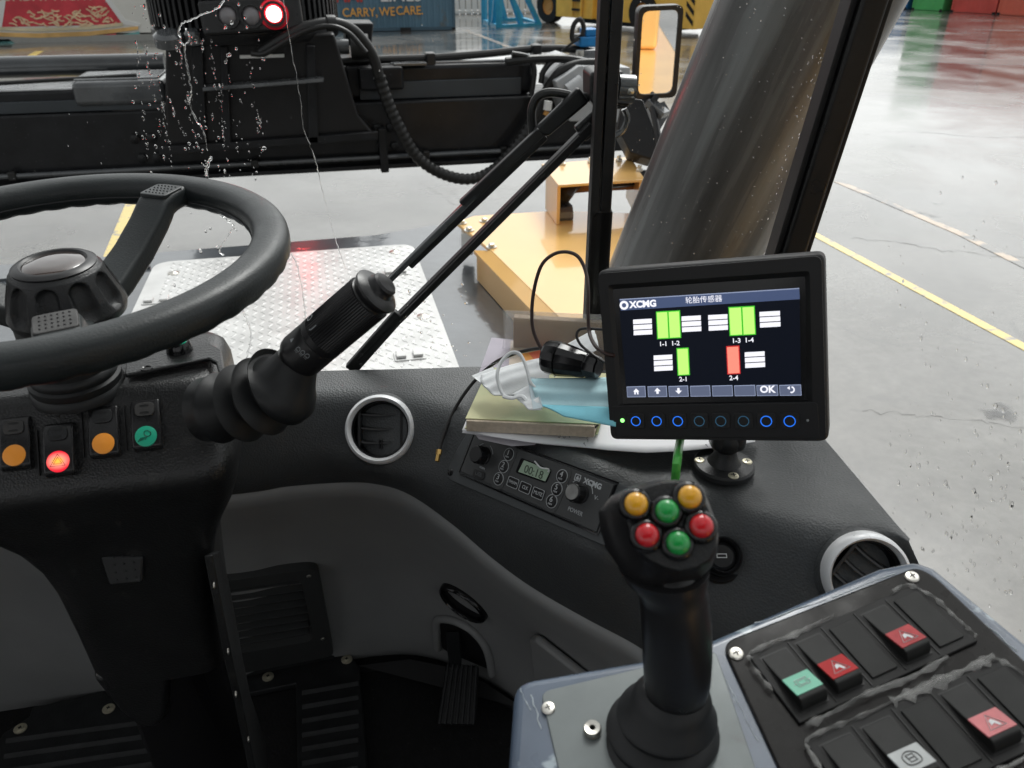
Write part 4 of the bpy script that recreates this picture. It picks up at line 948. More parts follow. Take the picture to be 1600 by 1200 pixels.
# accelerator pedal with its arm and the slot it comes out of
sl = [(683, 965), (690, 962), (735, 975), (762, 1005), (772, 1048), (700, 1018), (688, 1008)]
SP = [on_trim(x, y)[0] for x, y in sl]; ctr = sum(SP, V((0, 0, 0)))/len(SP); sn = on_trim(725, 1000)[1]
sf = Fr(ctr, SP[3]-SP[0], sn)
slo = [sf.px(x, y) for x, y in sl]
ps = thing('pedal_slot', ctr, 'arched slot in the grey trim where the pedal arm passes through', 'pedal opening')
arch = crom([on_trim(x, y, .004)[0] for x, y in ((686, 1010), (684, 985), (684, 968), (694, 964), (715, 968), (740, 982), (760, 1006), (768, 1032), (770, 1050))], 5)
MB().tube(arch, .0075, 10).build('rim', mTrim, ps, smooth=80)
MB().prism(sf, rpoly(slo, .012, 3), -.004, .0015).build('opening', mMatte, ps)
pd = thing('accelerator_pedal', onz(715, 1130, ZFL), 'long ribbed black accelerator pedal hanging below its slot', 'pedal')
c4 = [onz(682, 1132, ZFL+.035), onz(744, 1133, ZFL+.035), onz(748, 1040, ZFL+.09), onz(697, 1037, ZFL+.09)]
pz = (c4[2]-c4[1]).normalized(); pxv = (c4[1]-c4[0]).normalized(); pnn = pxv.cross(pz).normalized(); pnn = pnn if pnn.dot(FF) < 0 else -pnn
MB().slab(c4, -pnn*.012).build('pad', mRubber, pd, bevel=.004)
for k in range(7):
    t = (k+.5)/7; MB().bar(lerp(c4[0], c4[1], t)+pnn*.002, lerp(c4[3], c4[2], t)+pnn*.002, .0048, .006, pnn).build('rib', mRubber, pd, bevel=.0015)
MB().slab([onz(702, 1045, ZFL+.085), onz(722, 1045, ZFL+.085), on_trim(722, 978, .01)[0], on_trim(700, 980, .01)[0]], -pnn*.01).build('arm', mRubber, pd, bevel=.003)
# small box at right of the trim
fl = [on_trim(x, y, .002)[0] for x, y in ((836, 987), (845, 988), (925, 1050), (880, 1075), (845, 1085))]
MB().slab(fl, on_trim(860, 1030)[1]*.014).build('door_pocket', mTrim, trim, bevel=.006)
# rubber mats
def mat_thing(poly, z, label, name='floor_mat'):
    t = thing(name, sum((onz(x, y, z) for x, y in poly), V((0, 0, 0)))/len(poly), label, 'floor mat')
    MB().slab([onz(x, y, z) for x, y in poly], (0, 0, -.012)).build('mat_body', mMat, t, bevel=.003); return t
m1 = mat_thing([(-60, 1200), (-20, 1185), (5, 1145), (45, 1120), (50, 1105), (165, 1078), (250, 1065), (262, 1210), (100, 1300), (-60, 1300)], ZFL+.03, 'black ribbed rubber mat left of the steering column foot')
for k in range(6):
    a, c = (10-k*3, 1158+k*24), (232+k*2, 1128+k*22)
    MB().tube([lerp(onz(*a, ZFL+.031), onz(*c, ZFL+.031), j/4) for j in range(5)], .006, 8, sq=.5).build('rib', mMat, m1)
m2 = mat_thing([(362, 1050), (545, 1018), (562, 1042), (575, 1210), (465, 1230), (462, 1068), (378, 1085)], ZFL+.02, 'narrow ribbed rubber mat below the heater grille')
for k in range(8):
    a, c = (472, 1083+k*22), (560, 1068+k*22)
    MB().tube([lerp(onz(*a, ZFL+.021), onz(*c, ZFL+.021), j/4) for j in range(5)], .006, 8, sq=.5).build('rib', mMat, m2)
MB().slab([onz(350, 1060, ZFL+.026), onz(522, 1025, ZFL+.026), onz(522, 1005, ZFL+.05), onz(350, 1045, ZFL+.05)], (0, 0, -.02)).build('kick_step', mMat, m2, bevel=.006)
for (x, y), t_, z in (((32, 1139), m1, ZFL+.031), ((170, 1108), m1, ZFL+.031), ((419, 1058), m2, ZFL+.021), ((542, 1031), m2, ZFL+.021)):
    f = Fr(onz(x, y, z), RR, ZZ); s = MB().lathe(f, [(.0105, 0), (.0105, .002), (.006, .003), (.0055, .004), (0, .004)], 20, cap=False).build('screw_washer', mWasher, t_)
    b = MB(); b.box(f, .006, .0016, .001, (0, 0, .0042)); b.box(f, .0016, .006, .001, (0, 0, .0043)); b.build('cross_slot', mBlackPrint, s, smooth=0)
tb_ = thing('toe_board', onz(600, 1040, ZFL), 'dark toe board strip along the foot of the trim', 'board')
MB().slab([onz(560, 1040, ZFL+.02), onz(640, 1030, ZFL+.02), onz(700, 1042, ZFL+.02), onz(760, 1068, ZFL+.02), onz(820, 1108, ZFL+.02), onz(815, 1118, ZFL+.0), onz(745, 1078, ZFL), onz(690, 1052, ZFL), onz(630, 1042, ZFL), onz(560, 1052, ZFL)], (0, 0, -.03)).build('board_strip', mMatte, tb_)

# ---- radio
rad = thing('radio', rF.p(0, 0, -.02), 'black car radio with green clock display let into the dashboard', 'radio')
def rpx(pts): return [rF.px(x, y) for x, y in pts]
mRad = M('radio face', (.055, .057, .058), .45, bump=('noise', 900, .08)); mRadB = M('radio bezel', (.062, .067, .070), .5, bump=('noise', 800, .08))
out_ = rpoly(rpx([(733, 672), (1002, 768), (955, 858), (697, 748), (706, 716)]), [.006, .012, .01, .01, .02], 3)
MB().prism(rF, out_, -.02, .001).build('bezel', mRadB, rad, bevel=.0015)
inn = rpx([(746, 676), (962, 758), (934, 832), (722, 737)])
MB().prism(rF, inn, -.001, .0035).build('faceplate', mRad, rad, smooth=0, bevel=.0008)
b = MB()
for (a, c) in (((720, 741), (936, 836)), ((743, 675), (719, 738)), ((965, 757), (937, 833)), ((760, 679), (968, 755))):
    (u0, v0), (u1, v1) = rF.px(*a), rF.px(*c); b.bar(rF.p(u0, v0, .0015), rF.p(u1, v1, .0015), .0016, .002, rF.n)
b.build('face_groove', mGloss, rad)
W3 = .0036
def rat(x, y, w_=W3, rot=0.0): u, v = rF.px(x, y); return rF.at(u, v, w_, rot)
def knob(x, y, R_, Hh, m, cap=None):
    f = rat(x, y); k = MB().lathe(f, [(R_*1.08, 0), (R_*1.08, .002), (R_, .0025), (R_*.96, Hh-.001), (R_*.88, Hh), (0, Hh)], 36, cap=False).build('knob', m, rad)
    for q in range(24):
        a = 2*PI*q/24; MB().box(Fr(f.p(R_*math.cos(a), R_*math.sin(a), Hh*.5), f.x*-math.sin(a)+f.y*math.cos(a), f.n), R_*.1, R_*.10, Hh*.8).build('knob_ridge', m, k) if q % 2 == 0 else None
    if cap: MB().lathe(f, [(R_*.82, Hh), (R_*.8, Hh+.0008), (0, Hh+.0008)], 32, cap=False).build('knob_cap', cap, k)
    return k
ppm = FPX/((rF.o-CC).dot(FF))
knob(759, 713, .0098, .014, mSmooth); knob(910, 772, .0095, .014, mSmooth, M('brushed knob cap', (.35, .35, .34), .4, metal=.7, vary=.3, vscale=60))
mPadG = M('button grey', (.055, .057, .058), .5); mLight = M('radio print', (.48, .50, .51), .5)
for grp, pts, labs in (('l', ((799, 711), (791, 730), (783, 749)), '123'), ('r', ((882, 745), (874, 765), (866, 784)), '456')):
    (xa, ya), (xb, yb_) = pts[0], pts[2]
    fpa = rat((xa+xb)/2, (ya+yb_)/2, W3); d_ = rp(xb, yb_, 0) - rp(xa, ya, 0)
    f2 = Fr(fpa.o, d_, rF.n); MB().prism(f2, rrect(d_.length+.022, .020, .009, 5), -.001, .0004).build('button_pad', mPadG, rad)
    for (x, y), s in zip(pts, labs):
        f = rat(x, y, W3+.0004)
        bt = MB().lathe(f, [(.0062, 0), (.0062, .0012), (.0055, .0018), (0, .0020)], 28, cap=False).build('preset_button', mSmooth, rad)
        MB().lathe_closed(f, [(.0066, .0), (.0072, .0), (.0072, .0006), (.0066, .0006)], 28).build('button_ring', mLight, bt)
        text(f.at(0, .0018, .0021), s, .0085, mLight, bt, 'digit', .0002); text(f.at(0, -.0030, .0021), 'MEM', .0026, mLight, bt, 'caption', .0002)
du = rpx([(818, 716), (866, 735), (857, 756), (809, 739)])
ds = MB().prism(rF, rpoly(du, .003, 3), .0, .0042).build('display_bezel', mGloss, rad)
lcd = M('clock display', (.22, .29, .22), .3, emit=(.30, .40, .30), es=.10*E1)
dd = rpx([(823, 720), (864, 736), (856, 753), (814, 738)]); MB().prism(rF, dd, .0043, .0046).build('display', lcd, ds, smooth=0)
tilt = math.atan2(*(lambda p, q: (q[1]-p[1], q[0]-p[0]))(rF.px(823, 735), rF.px(855, 748)))
mLcd = M('display digits', (.03, .045, .03), .4)
text(rat(838, 739, .0047, tilt*0), '00:18', .0125, mLcd, ds, 'clock_digits', .0002, sx=1.0)
(u0, v0), (u1, v1), (u2, v2) = rF.px(841, 722), rF.px(851, 732), rF.px(862, 734)
MB().tube(crom([rF.p(u0, v0, .006), rF.p(u1, v1, .007), rF.p(u2, v2, .006), rF.p(u2+.0005, v2-.003, .005)], 6), .0008, 6).build('display_crack', mWhitePrint, ds)
for (x, y), s in (((806, 755), 'FM/AM'), ((825, 763), 'CLK'), ((845, 772), 'MUTE')):
    f = rat(x, y, W3); bt = MB().prism(f, rrect(.0155, .0105, .002), 0, .0012).build('key', mSmooth, rad, bevel=.0004)
    o1, i1 = rrect(.0160, .0110, .002), rrect(.0150, .0100, .002)
    MB().loft([[f.p(*p, .0013) for p in o1], [f.p(*p, .0016) for p in o1], [f.p(*p, .0016) for p in i1], [f.p(*p, .0013) for p in i1]], False, True, True).build('key_outline', mLight, bt)
    text(f.at(0, 0, .0013), s, .0055 if len(s) < 5 else .0048, mLight, bt, 'caption', .0002, sx=.85)
f = rat(752, 742, W3); bt = MB().prism(f, rrect(.019, .009, .0035), 0, .0010).build('usb_flap', mSmooth, rad, bevel=.0004); text(f.at(0, 0, .0011), 'USB', .0062, M('dim print', (.10, .105, .11), .5), bt, 'caption', .0002)
text(rat(929, 757), 'XCMG', .0078, mLight, rad, 'brand_lettering', .0002, bold=.0003)
f = rat(906, 747, W3)
b = MB(); o1, i1 = rrect(.0075, .0068, .001), rrect(.0060, .0054, .001)
b.loft([[f.p(*p, 0) for p in o1], [f.p(*p, .0004) for p in o1], [f.p(*p, .0004) for p in i1], [f.p(*p, 0) for p in i1]], False, True, True)
b.prism(f, [(-.0022, -.0016), (.0022, -.0016), (0, .0022)], 0, .0004); b.build('brand_emblem', mLight, rad, smooth=0)
text(rat(902, 800), 'POWER', .0062, mLight, rad, 'caption', .0002, sx=.9); text(rat(893, 763), 'V+', .0062, mLight, rad, 'caption', .0002); text(rat(935, 779), 'V-', .0062, mLight, rad, 'caption', .0002)
text(rat(744, 703), 'T', .0055, mLight, rad, 'caption', .0002); text(rat(757, 732), 'MODE', .0032, mLight, rad, 'caption', .0002)
for cx, cy, r_, a0_, a1_ in ((910, 772, .0150, .3, 1.3), (910, 772, .0150, 1.9, 2.9), (759, 713, .0140, .4, 1.2), (759, 713, .0140, 2.0, 3.0)):
    f = rat(cx, cy, W3); MB().tube([f.p(r_*math.cos(a0_+(a1_-a0_)*i/8), r_*math.sin(a0_+(a1_-a0_)*i/8), .0002) for i in range(9)], .0004, 5).build('dial_mark', mLight, rad)
screw(rat(705, 738, .001), .0042, mGloss, rad)

# ---- the monitor and its mount
mC = [V((.247, .699, 3.125)), V((.414, .587, 3.167)), V((.419, .535, 3.006)), V((.253, .647, 2.963))]
mo = sum(mC, V((0, 0, 0)))/4; mF = Fr(mo, (mC[1]-mC[0])+(mC[2]-mC[3]), None, mC[3]-mC[0])
if mF.n.dot(FF) > 0: mF = Fr(mo, mF.x, -mF.n)
mon = thing('monitor', mF.p(0, .085, -.02), 'black display monitor on a ball mount showing tyre sensor bars', 'monitor')
def mpx(pts, w_=0.0): return [mF.px(x, y, w_) for x, y in pts]
body = rpoly(mpx([(932, 423), (1288, 395), (1295, 691), (954, 687)]), .008, 5)
MB().prism(mF, body, -.034, 0.0).build('housing', mMatte, mon, bevel=.005, seg=3)
def cad(s, k=1.0):
    cx = sum(p[0] for p in s)/len(s); cy = sum(p[1] for p in s)/len(s); return [(cx+(p[0]-cx)*k, cy+(p[1]-cy)*k) for p in s]
rimp = rpoly(mpx([(936, 427), (1284, 399), (1291, 687), (957, 684)]), .007, 5); win = mpx([(958, 452), (1258, 432), (1262, 628), (974, 632)])
winr = rpoly(win, .002, 5)
b = MB(); b.loft([[mF.p(*p, .0005) for p in rimp], [mF.p(*p, .0045) for p in rimp], [mF.p(*p, .0045) for p in [lerp(V((*a, 0)), V((*c, 0)), .7).to_2d() for a, c in zip(rimp, winr)]], [mF.p(*p, .0008) for p in winr]], False, True, True)
b.build('bezel', M('monitor bezel', (.006, .006, .0065), .5, bump=('noise', 900, .06)), mon, smooth=25)
MB().prism(mF, mpx([(955, 450), (1260, 430), (1264, 630), (972, 634)]), 0.0002, .0009).build('screen_glass', mGloss, mon, smooth=0)
scr = MB().prism(mF, mpx([(967, 467), (1249, 449), (1252, 617), (980, 620)]), .0010, .0014).build('screen', glow('screen background', (.0035, .005, .010), 1.0, .12), mon, smooth=0)
def spoly(pts, m, name='screen_mark', w_=.0016): return MB().slab([mF.p(*mF.px(x, y), w_) for x, y in pts], mF.n*.0002).build(name, m, scr, smooth=0)
gGreen, gGreenE, gRed, gRedE, gWhite, gBar, gKey, gKeyE = glow('screen lime', (.55, 1.0, .20), 1.0), glow('screen green edge', (.05, .55, .02), .9), glow('screen salmon', (1.0, .28, .20), 1.0), glow('screen red edge', (.6, .02, .02), .9), glow('screen white', (.92, .92, 1.0), 1.0), glow('screen blue bar', (.05, .075, .16), 1.0), glow('screen key', (.10, .12, .19), 1.0), glow('screen key edge', (.30, .35, .5), .9)
spoly([(969, 467), (1249, 449.5), (1250, 467), (971, 485)], gBar, 'title_bar')
spoly([(969, 467), (1249, 449.5), (1249, 451), (969, 468.5)], gKeyE, 'title_edge', .0019)
scrx = mF.p(*mF.px(1249, 449)) - mF.p(*mF.px(967, 467))
def sat(x, y, w_=.0021): f = Fr(mF.p(*mF.px(x, y), w_), scrx, mF.n); return f
text(sat(1005.5, 475), 'XCMG', .0088, gWhite, scr, 'brand_lettering', .0001, bold=.0004)
f = sat(976, 476.5); MB().lathe_closed(f, [(.0022, 0), (.0044, 0), (.0044, .0002), (.0022, .0002)], 18).build('brand_emblem', gWhite, scr)
text(sat(1100, 468), '轮胎传感器', .0068, gWhite, scr, 'title_lettering', .0001)
def rq(x0, y0, x1, y1, dx=0): return [(x0, y0), (x1, y0-(x1-x0)*.055), (x1+dx, y1-(x1-x0)*.055), (x0+dx, y1)]
for x0, y0, x1, y1, m_, e_ in ((1027, 488, 1043, 528, gGreen, gGreenE), (1045.5, 487, 1061.5, 527, gGreen, gGreenE), (1140, 481, 1158, 523, gGreen, gGreenE), (1160.5, 480, 1178, 522, gGreen, gGreenE), (1059, 545, 1075, 585, gGreen, gGreenE), (1136.5, 542, 1154, 583, gRed, gRedE)):
    spoly(rq(x0-1.6, y0-1.6, x1+1.6, y1+1.6, 2), e_, 'tyre_edge', .0015); spoly(rq(x0, y0, x1, y1, 2), m_, 'tyre_bar', .0018)
for x0, y0, wd in ((990, 499, 29), (1065.5, 494, 30), (1107, 492, 30), (1187, 487, 32), (1022, 555, 29), (1164, 550, 31)):
    for k in range(3): spoly(rq(x0+.4*k, y0+8.6*k, x0+wd+.4*k, y0+7.2+8.6*k), gWhite, 'reading_bar')
for x, y, s in ((1037, 537, '1-1'), (1056, 536, '1-2'), (1151, 532, '1-3'), (1171, 531, '1-4'), (1068.5, 592, '2-1'), (1147, 590, '2-4')): text(sat(x, y), s, .0062, gWhite, scr, 'wheel_number', .0001, bold=.0001)
kx = [995, 1028, 1061, 1095, 1129.5, 1164.5, 1199.5, 1235.5]
for i, x in enumerate(kx):
    hw = 14.5 + i*.35; yb = 619.5 - i*.35
    spoly([(x-hw-.8, yb-16), (x+hw-.8, yb-17), (x+hw+.3, yb+.2), (x-hw+.3, yb+.6)], gKeyE, 'key_edge', .0015); spoly([(x-hw, yb-15), (x+hw-1.6, yb-16), (x+hw-.6, yb-.8), (x-hw+1, yb-.4)], gKey, 'soft_key', .0018)
def icon(x, y, polys):
    f = sat(x, y-.5)
    b = MB()
    for p in polys: b.prism(f, [(a*.00052, -c*.00052) for a, c in p], 0, .0002)
    b.build('key_icon', gWhite, scr, smooth=0)
icon(995, 611.5, [[(-6, 0), (0, -6), (6, 0)], [(-4, 0), (-1.3, 0), (-1.3, 5.5), (-4, 5.5)], [(1.3, 0), (4, 0), (4, 5.5), (1.3, 5.5)], [(-1.3, 0), (1.3, 0), (1.3, 1.5), (-1.3, 1.5)]])
icon(1028, 610.5, [[(-6, .5), (0, -6), (6, .5)], [(-2.2, .5), (2.2, .5), (2.2, 5.5), (-2.2, 5.5)]])
icon(1061, 610.5, [[(-6, -.5), (6, -.5), (0, 6)], [(-2.2, -5.5), (2.2, -5.5), (2.2, -.5), (-2.2, -.5)]])
text(sat(1199.5, 608), 'OK', .0090, gWhite, scr, 'key_lettering', .0001, bold=.0003)
f = sat(1236, 608); MB().tube([f.p(.0004+.0024*math.cos(a), .0026*math.sin(a), .0001) for a in [-1.9+.37*i for i in range(10)]], .0007, 5).build('key_icon', gWhite, scr); icon(1233, 607.5, [[(-3.2, -2), (1.5, -5.2), (1.5, 1.2)]])
# keypad strip
MB().prism(mF, rpoly(mpx([(957, 632), (1278, 626), (1282, 683), (964, 681)]), .004, 3), -.001, .0052).build('keypad', M('keypad rubber', (.008, .008, .009), .55), mon, bevel=.001)
gBlue, gDim = glow('blue key ring', (.02, .20, 1.0), 1.0), glow('dim key ring', (.02, .07, .12), 1.0)
for i, x in enumerate((994, 1026.5, 1059.5, 1093, 1126.5, 1162, 1197.5, 1234)):
    f = Fr(mF.p(*mF.px(x, 657.5, .0055), .0055), scrx, mF.n); s_ = mF.o.length*0+.0082
    bt = MB().prism(f, rrect(.0170, .0155, .003), -.001, .0012).build('key_button', mMatte, mon, bevel=.0006)
    r_ = .0049 + i*.00005; lit = i in (0, 1, 2, 6, 7)
    MB().lathe_closed(f, [(r_-.00075, .0013), (r_, .0013), (r_, .0017), (r_-.00075, .0017)], 32).build('key_ring', gBlue if lit else gDim, bt)
f = Fr(mF.p(*mF.px(972.5, 657, .0055), .0055), scrx, mF.n); MB().lathe(f, [(.0021, 0), (.0018, .0008), (0, .0011)], 16).build('power_light', glow('green led', (.25, 1.0, .2), 2.5), mon)
f = Fr(mF.p(*mF.px(1262, 657, .0055), .0055), scrx, mF.n); MB().lathe(f, [(.0012, 0), (.001, .0003), (0, .0003)], 14).build('light_sensor', mGreyPrint, mon)
# ball mount
bc = onz(1130, 731, ZT+.004); bf = Fr(bc, RR, ZZ)
mt = thing('monitor_mount', bc, 'round black ball mount base screwed to the dashboard under the monitor', 'mount')
R0 = 47*(bc-CC).dot(FF)/FPX
MB().lathe(bf, [(R0, 0), (R0, .005), (R0*.94, .007), (R0*.55, .008), (R0*.42, .014), (R0*.33, .022), (R0*.33, .027)], 48).build('base_plate', mPlastic, mt)
ball = bc + ZZ*.034
MB().lathe(Fr(ball, RR, ZZ), [(.0155*math.sin(PI*k/12), -.0155*math.cos(PI*k/12)) for k in range(1, 12)], 28).build('ball', mRubber, mt)
back = mF.p(.030, .05, -.036)
MB().bar(ball + (ball-back).normalized()*.010, back, .036, .026, FF).build('clamp_arm', mPlastic, mt, bevel=.008)
MB().tube([ball + RR*.018 + ZZ*.018, ball + RR*.040 + ZZ*.018], .008, 12).build('clamp_knob', mSteel, mt)
for x, y in ((1093, 720), (1167, 722), (1146, 744)): screw(Fr(onz(x, y, ZT+.0108), RR, ZZ), .0055, mWasher, mt)
for x, y in ((1101, 731), (1160, 738)): MB().lathe(Fr(onz(x, y, ZT+.0108), RR, ZZ), [(.0032, 0), (.0032, .0004), (0, .0004)], 16).build('screw_hole', mBlackPrint, mt)
mGreenC = M('green cable jacket', (.08, .42, .07), .35)
gc = thing('green_cable', onz(1056, 750, ZT+.004), 'short bright green cable dropping from the monitor behind the joystick', 'cable')
MB().tube(crom([mF.p(*mF.px(1063, 670), -.02), onp(1062, 692, mF.p(0, 0, -.025), mF.n), at(1058, 720, .745), at(1055, 750, .76), at(1052, 775, .765)], 6), .0042, 12).build('cable_body', mGreenC, gc)
# ================================================================== steering wheel
wc = V((-.229, .7008, 3.1747)); wn = V((-.016, -.072, .997)).normalized()
WF = Fr(wc, V((1, 0, .016)), wn)
def wpol(r, ang, h=0.0): return WF.o + V((math.cos(ang), math.sin(ang), 0))*1.0*r + WF.n*(h - (V((math.cos(ang), math.sin(ang), 0))*r).dot(WF.n))
sw = thing('steering_wheel', wc - wn*.06, 'black foam rimmed steering wheel with angled dotted spokes', 'steering wheel')
rings = []; NA = 180
for i in range(NA):
    a = 2*PI*i/NA; er = V((math.cos(a), math.sin(a), 0)); er = (er - wn*er.dot(wn)).normalized(); c = wc + er*.176; ring = []
    for j in range(20):
        b_ = 2*PI*j/20; cx, cy = math.cos(b_), math.sin(b_)
        rx, ry = .0160, .0140
        cx = math.copysign(abs(cx)**.78, cx); cy = math.copysign(abs(cy)**.78, cy)
        s = 1.0
        if cy < -.25: s += .09*abs(math.sin(a*22))*min(1, (-cy-.25)*2)     # finger grips underneath
        ring.append(c + er*(rx*cx*s) + wn*(ry*cy*s))
    rings.append(ring)
b = MB(); b.loft(rings, False, True, True); b.build('rim', mWheel, sw, smooth=80)
MB().tube([wc + ((lambda er: (er - wn*er.dot(wn)).normalized())(V((math.cos(2*PI*i/120), math.sin(2*PI*i/120), 0))))*(.176-.0161) - wn*.004 for i in range(120)], .0009, 5, closed=True, cap=False).build('rim_seam', mRubber, sw)
def spoke(px_, py_, pm=mWheel):
    q = onp(px_, py_, wc, wn) - wc; er = q.normalized(); et = wn.cross(er).normalized()
    prof_ = [(.028, -.055, .0185, .010), (.055, -.047, .0180, .010), (.09, -.031, .0172, .010), (.118, -.014, .0168, .010), (.128, -.0065, .0166, .010), (.134, -.0015, .0164, .010), (.142, .0005, .0162, .010), (.152, .001, .0160, .010), (.166, .000, .0155, .010), (.175, -.001, .015, .009)]
    rr = []
    for k, (r, h, wd, th_) in enumerate(prof_):
        a0 = prof_[max(k-1, 0)]; a1 = prof_[min(k+1, len(prof_)-1)]; tn = (er*(a1[0]-a0[0]) + wn*(a1[1]-a0[1])).normalized(); up = et.cross(tn).normalized(); up = up if up.dot(wn) > 0 else -up
        c = wc + er*r + wn*h; rr.append([c + et*x + up*y for x, y in rrect(wd*2, th_*2, .006, 4)])
    s_ = MB().loft(rr).build('spoke', mWheel, sw, smooth=60)
    f = Fr(wc + er*.145 + wn*.0112, er, wn)
    MB().prism(f, rrect(.030, .029, .005), -.004, .0003).build('spoke_pad', pm, s_, bevel=.0012)
    b = MB()
    for i in range(4):
        for j in range(6): b.dome(f.at(-.0095+.0063*i, -.0095+.0038*j, .0003), .0009, .0009, .0010, 6, 2)
    b.build('grip_dots', mRubber, s_, kind='stuff'); return s_
spoke(286, 298)
ax_ = math.radians(160); spoke(*[(lambda P: (800+FPX*(P-CC).dot(RR)/(P-CC).dot(FF), 600-FPX*(P-CC).dot(UU)/(P-CC).dot(FF)))(wc + V((math.cos(ax_), math.sin(ax_), 0))*.15)][0])
# spoke that comes forward under the near rim, its worn pad is a lighter grey
s3 = spoke(92, 508, mPad)
# hub knob with flutes
HK = WF.at(0, 0, -.050)
prof_ = [(.046, 0.0), (.0475, .006), (.045, .018), (.039, .034), (.036, .041), (.033, .044)]
rings = []
pd_ = []
for (r0, h0), (r1, h1) in zip(prof_, prof_[1:]):
    for q in range(6): pd_.append((lerp(r0, r1, q/6), lerp(h0, h1, q/6)))
pd_.append(prof_[-1])
for r, h in pd_:
    ring = []
    for j in range(200):
        a = 2*PI*j/200; m_ = ((a*10/(2*PI)) % 1.0); d_ = (m_-.5)*2*r*PI/10     # ten finger dents, capsule shaped
        hh_ = max(0, abs(h-.0235)-.0065); q_ = math.hypot(d_, hh_)/.0088; fl_ = .0062*(1-q_**3)**.5 if q_ < 1 else 0
        ring.append(HK.p((r-fl_)*math.cos(a), (r-fl_)*math.sin(a), h))
    rings.append(ring)
# add denser rows
def dense(rs, k=4):
    out = []
    for a, c in zip(rs, rs[1:]):
        for q in range(k): out.append([lerp(p, s, q/k) for p, s in zip(a, c)])
    out.append(rs[-1]); return out
hk = MB().loft(rings).build('hub_knob', mPlastic, sw, smooth=70, bevel=.0)
MB().lathe_closed(HK, [(.0245, .0435), (.0325, .0435), (.0330, .0455), (.0300, .0475), (.0262, .0480), (.0245, .0465)], 48).build('cap_ring', mSmooth, hk)
MB().lathe(HK, [(.0250, .0455), (.022, .0475), (.012, .0487), (0, .049)], 40, cap=False).build('cap_lens', M('dark hub cap', (.05, .035, .03), .08, coat=1.0), hk, smooth=80)
MB().lathe(HK, [(.036, -.008), (.040, -.002), (.046, .0)], 40).build('hub_collar', mSmooth, sw)
# ================================================================== steering column
col = thing('steering_column', V((-.24, .71, ZFL)), 'black moulded steering column pod with four rocker switches, narrowing to a post', 'steering column')
def rring(x0, x1, y0, y1, z, r, k=6, zt_=0.0):
    return [V(((x0+x1)/2+p[0], (y0+y1)/2+p[1], z + zt_*p[1])) for p in rrect(x1-x0, y1-y0, r, k)]
R_ = [(-.345, -.135, .700, .800, 3.054, .020), (-.352, -.126, .693, .806, 3.053, .024), (-.360, -.119, .688, .811, 3.047, .028), (-.365, -.115, .682, .812, 3.036, .030),
      (-.369, -.113, .655, .812, 3.000, .034), (-.370, -.112, .648, .812, 2.990, .034), (-.370, -.112, .643, .811, 2.981, .036), (-.369, -.113, .644, .810, 2.970, .038), (-.363, -.116, .648, .806, 2.950, .042), (-.348, -.124, .652, .80, 2.928, .045),
      (-.325, -.137, .654, .795, 2.905, .042), (-.310, -.148, .656, .79, 2.88, .035), (-.302, -.155, .658, .785, 2.85, .03), (-.297, -.160, .660, .785, 2.79, .028), (-.294, -.164, .662, .785, 2.72, .028)]
pod_ = MB(); pod_.loft([rring(*q) for q in R_]); pod_.build('shroud', mShroud, col, smooth=75)
# tongue of the front cover, side cover and the pipe below
MB().slab([V((-.294, .664, 2.74)), V((-.215, .664, 2.74)), V((-.232, .664, 2.665)), V((-.245, .664, 2.648)), V((-.262, .664, 2.648)), V((-.278, .664, 2.68))], (0, .03, 0)).build('cover_tongue', mShroud, col, bevel=.012, seg=3)
MB().slab([onp(x, y, (-.152, 0, 0), (1, 0, 0)) for x, y in ((318, 868), (331, 862), (345, 908), (367, 1025), (379, 1084), (403, 1153), (412, 1215), (390, 1215), (366, 1100), (352, 1040), (330, 930))], (.008, 0, 0)).build('side_cover', mShroud, col, bevel=.002)
MB().tube([V((-.232, .725, 2.80)), V((-.232, .74, 2.55)), V((-.235, .78, 2.20))], .058, 28).build('column_pipe', mGloss, col)
for x, y in ((334, 915), (356, 1018), (368, 1085), (388, 1155)): screw(Fr(onp(x, y, (-.1435, 0, 0), (1, 0, 0)), (0, 1, 0), (1, 0, 0)), .0034, mSteel, col)
# dotted pad on the front (tilt release)
tF = Fr(V((-.226, .6555, 2.885)), (1, 0, 0), (0, -1, .35))
tp_ = MB().prism(tF, [(-.020, .014), (-.016, -.017), (.013, -.019), (.018, .008)], -.004, .006).build('tilt_pad', mRubber, col, bevel=.003)
b = MB()
for i in range(4):
    for j in range(3): b.dome(tF.at(-.0085+.0085*j, -.012+.0075*i, .006), .0013, .0013, .0010, 6, 2)
b.build('pad_dots', mGreyPrint if False else mRubber, tp_, kind='stuff')
for k in range(3): MB().box(tF, .030, .003, .003, (-.001, .0125+.0*k, .0035-.003*k)).build('pad_ridge', mRubber, tp_, bevel=.001)
# boot between pod and wheel
BF = Fr(V((-.240, .709, 3.052)), (1, 0, 0), wn)
MB().lathe(BF, [(.0395, -.004), (.0395, .003), (.0375, .005), (.0385, .008), (.0385, .012), (.0360, .014), (.0370, .017), (.0365, .021), (.034, .023), (.034, .066), (.030, .072)], 48).build('column_boot', mRubber, col, smooth=50)
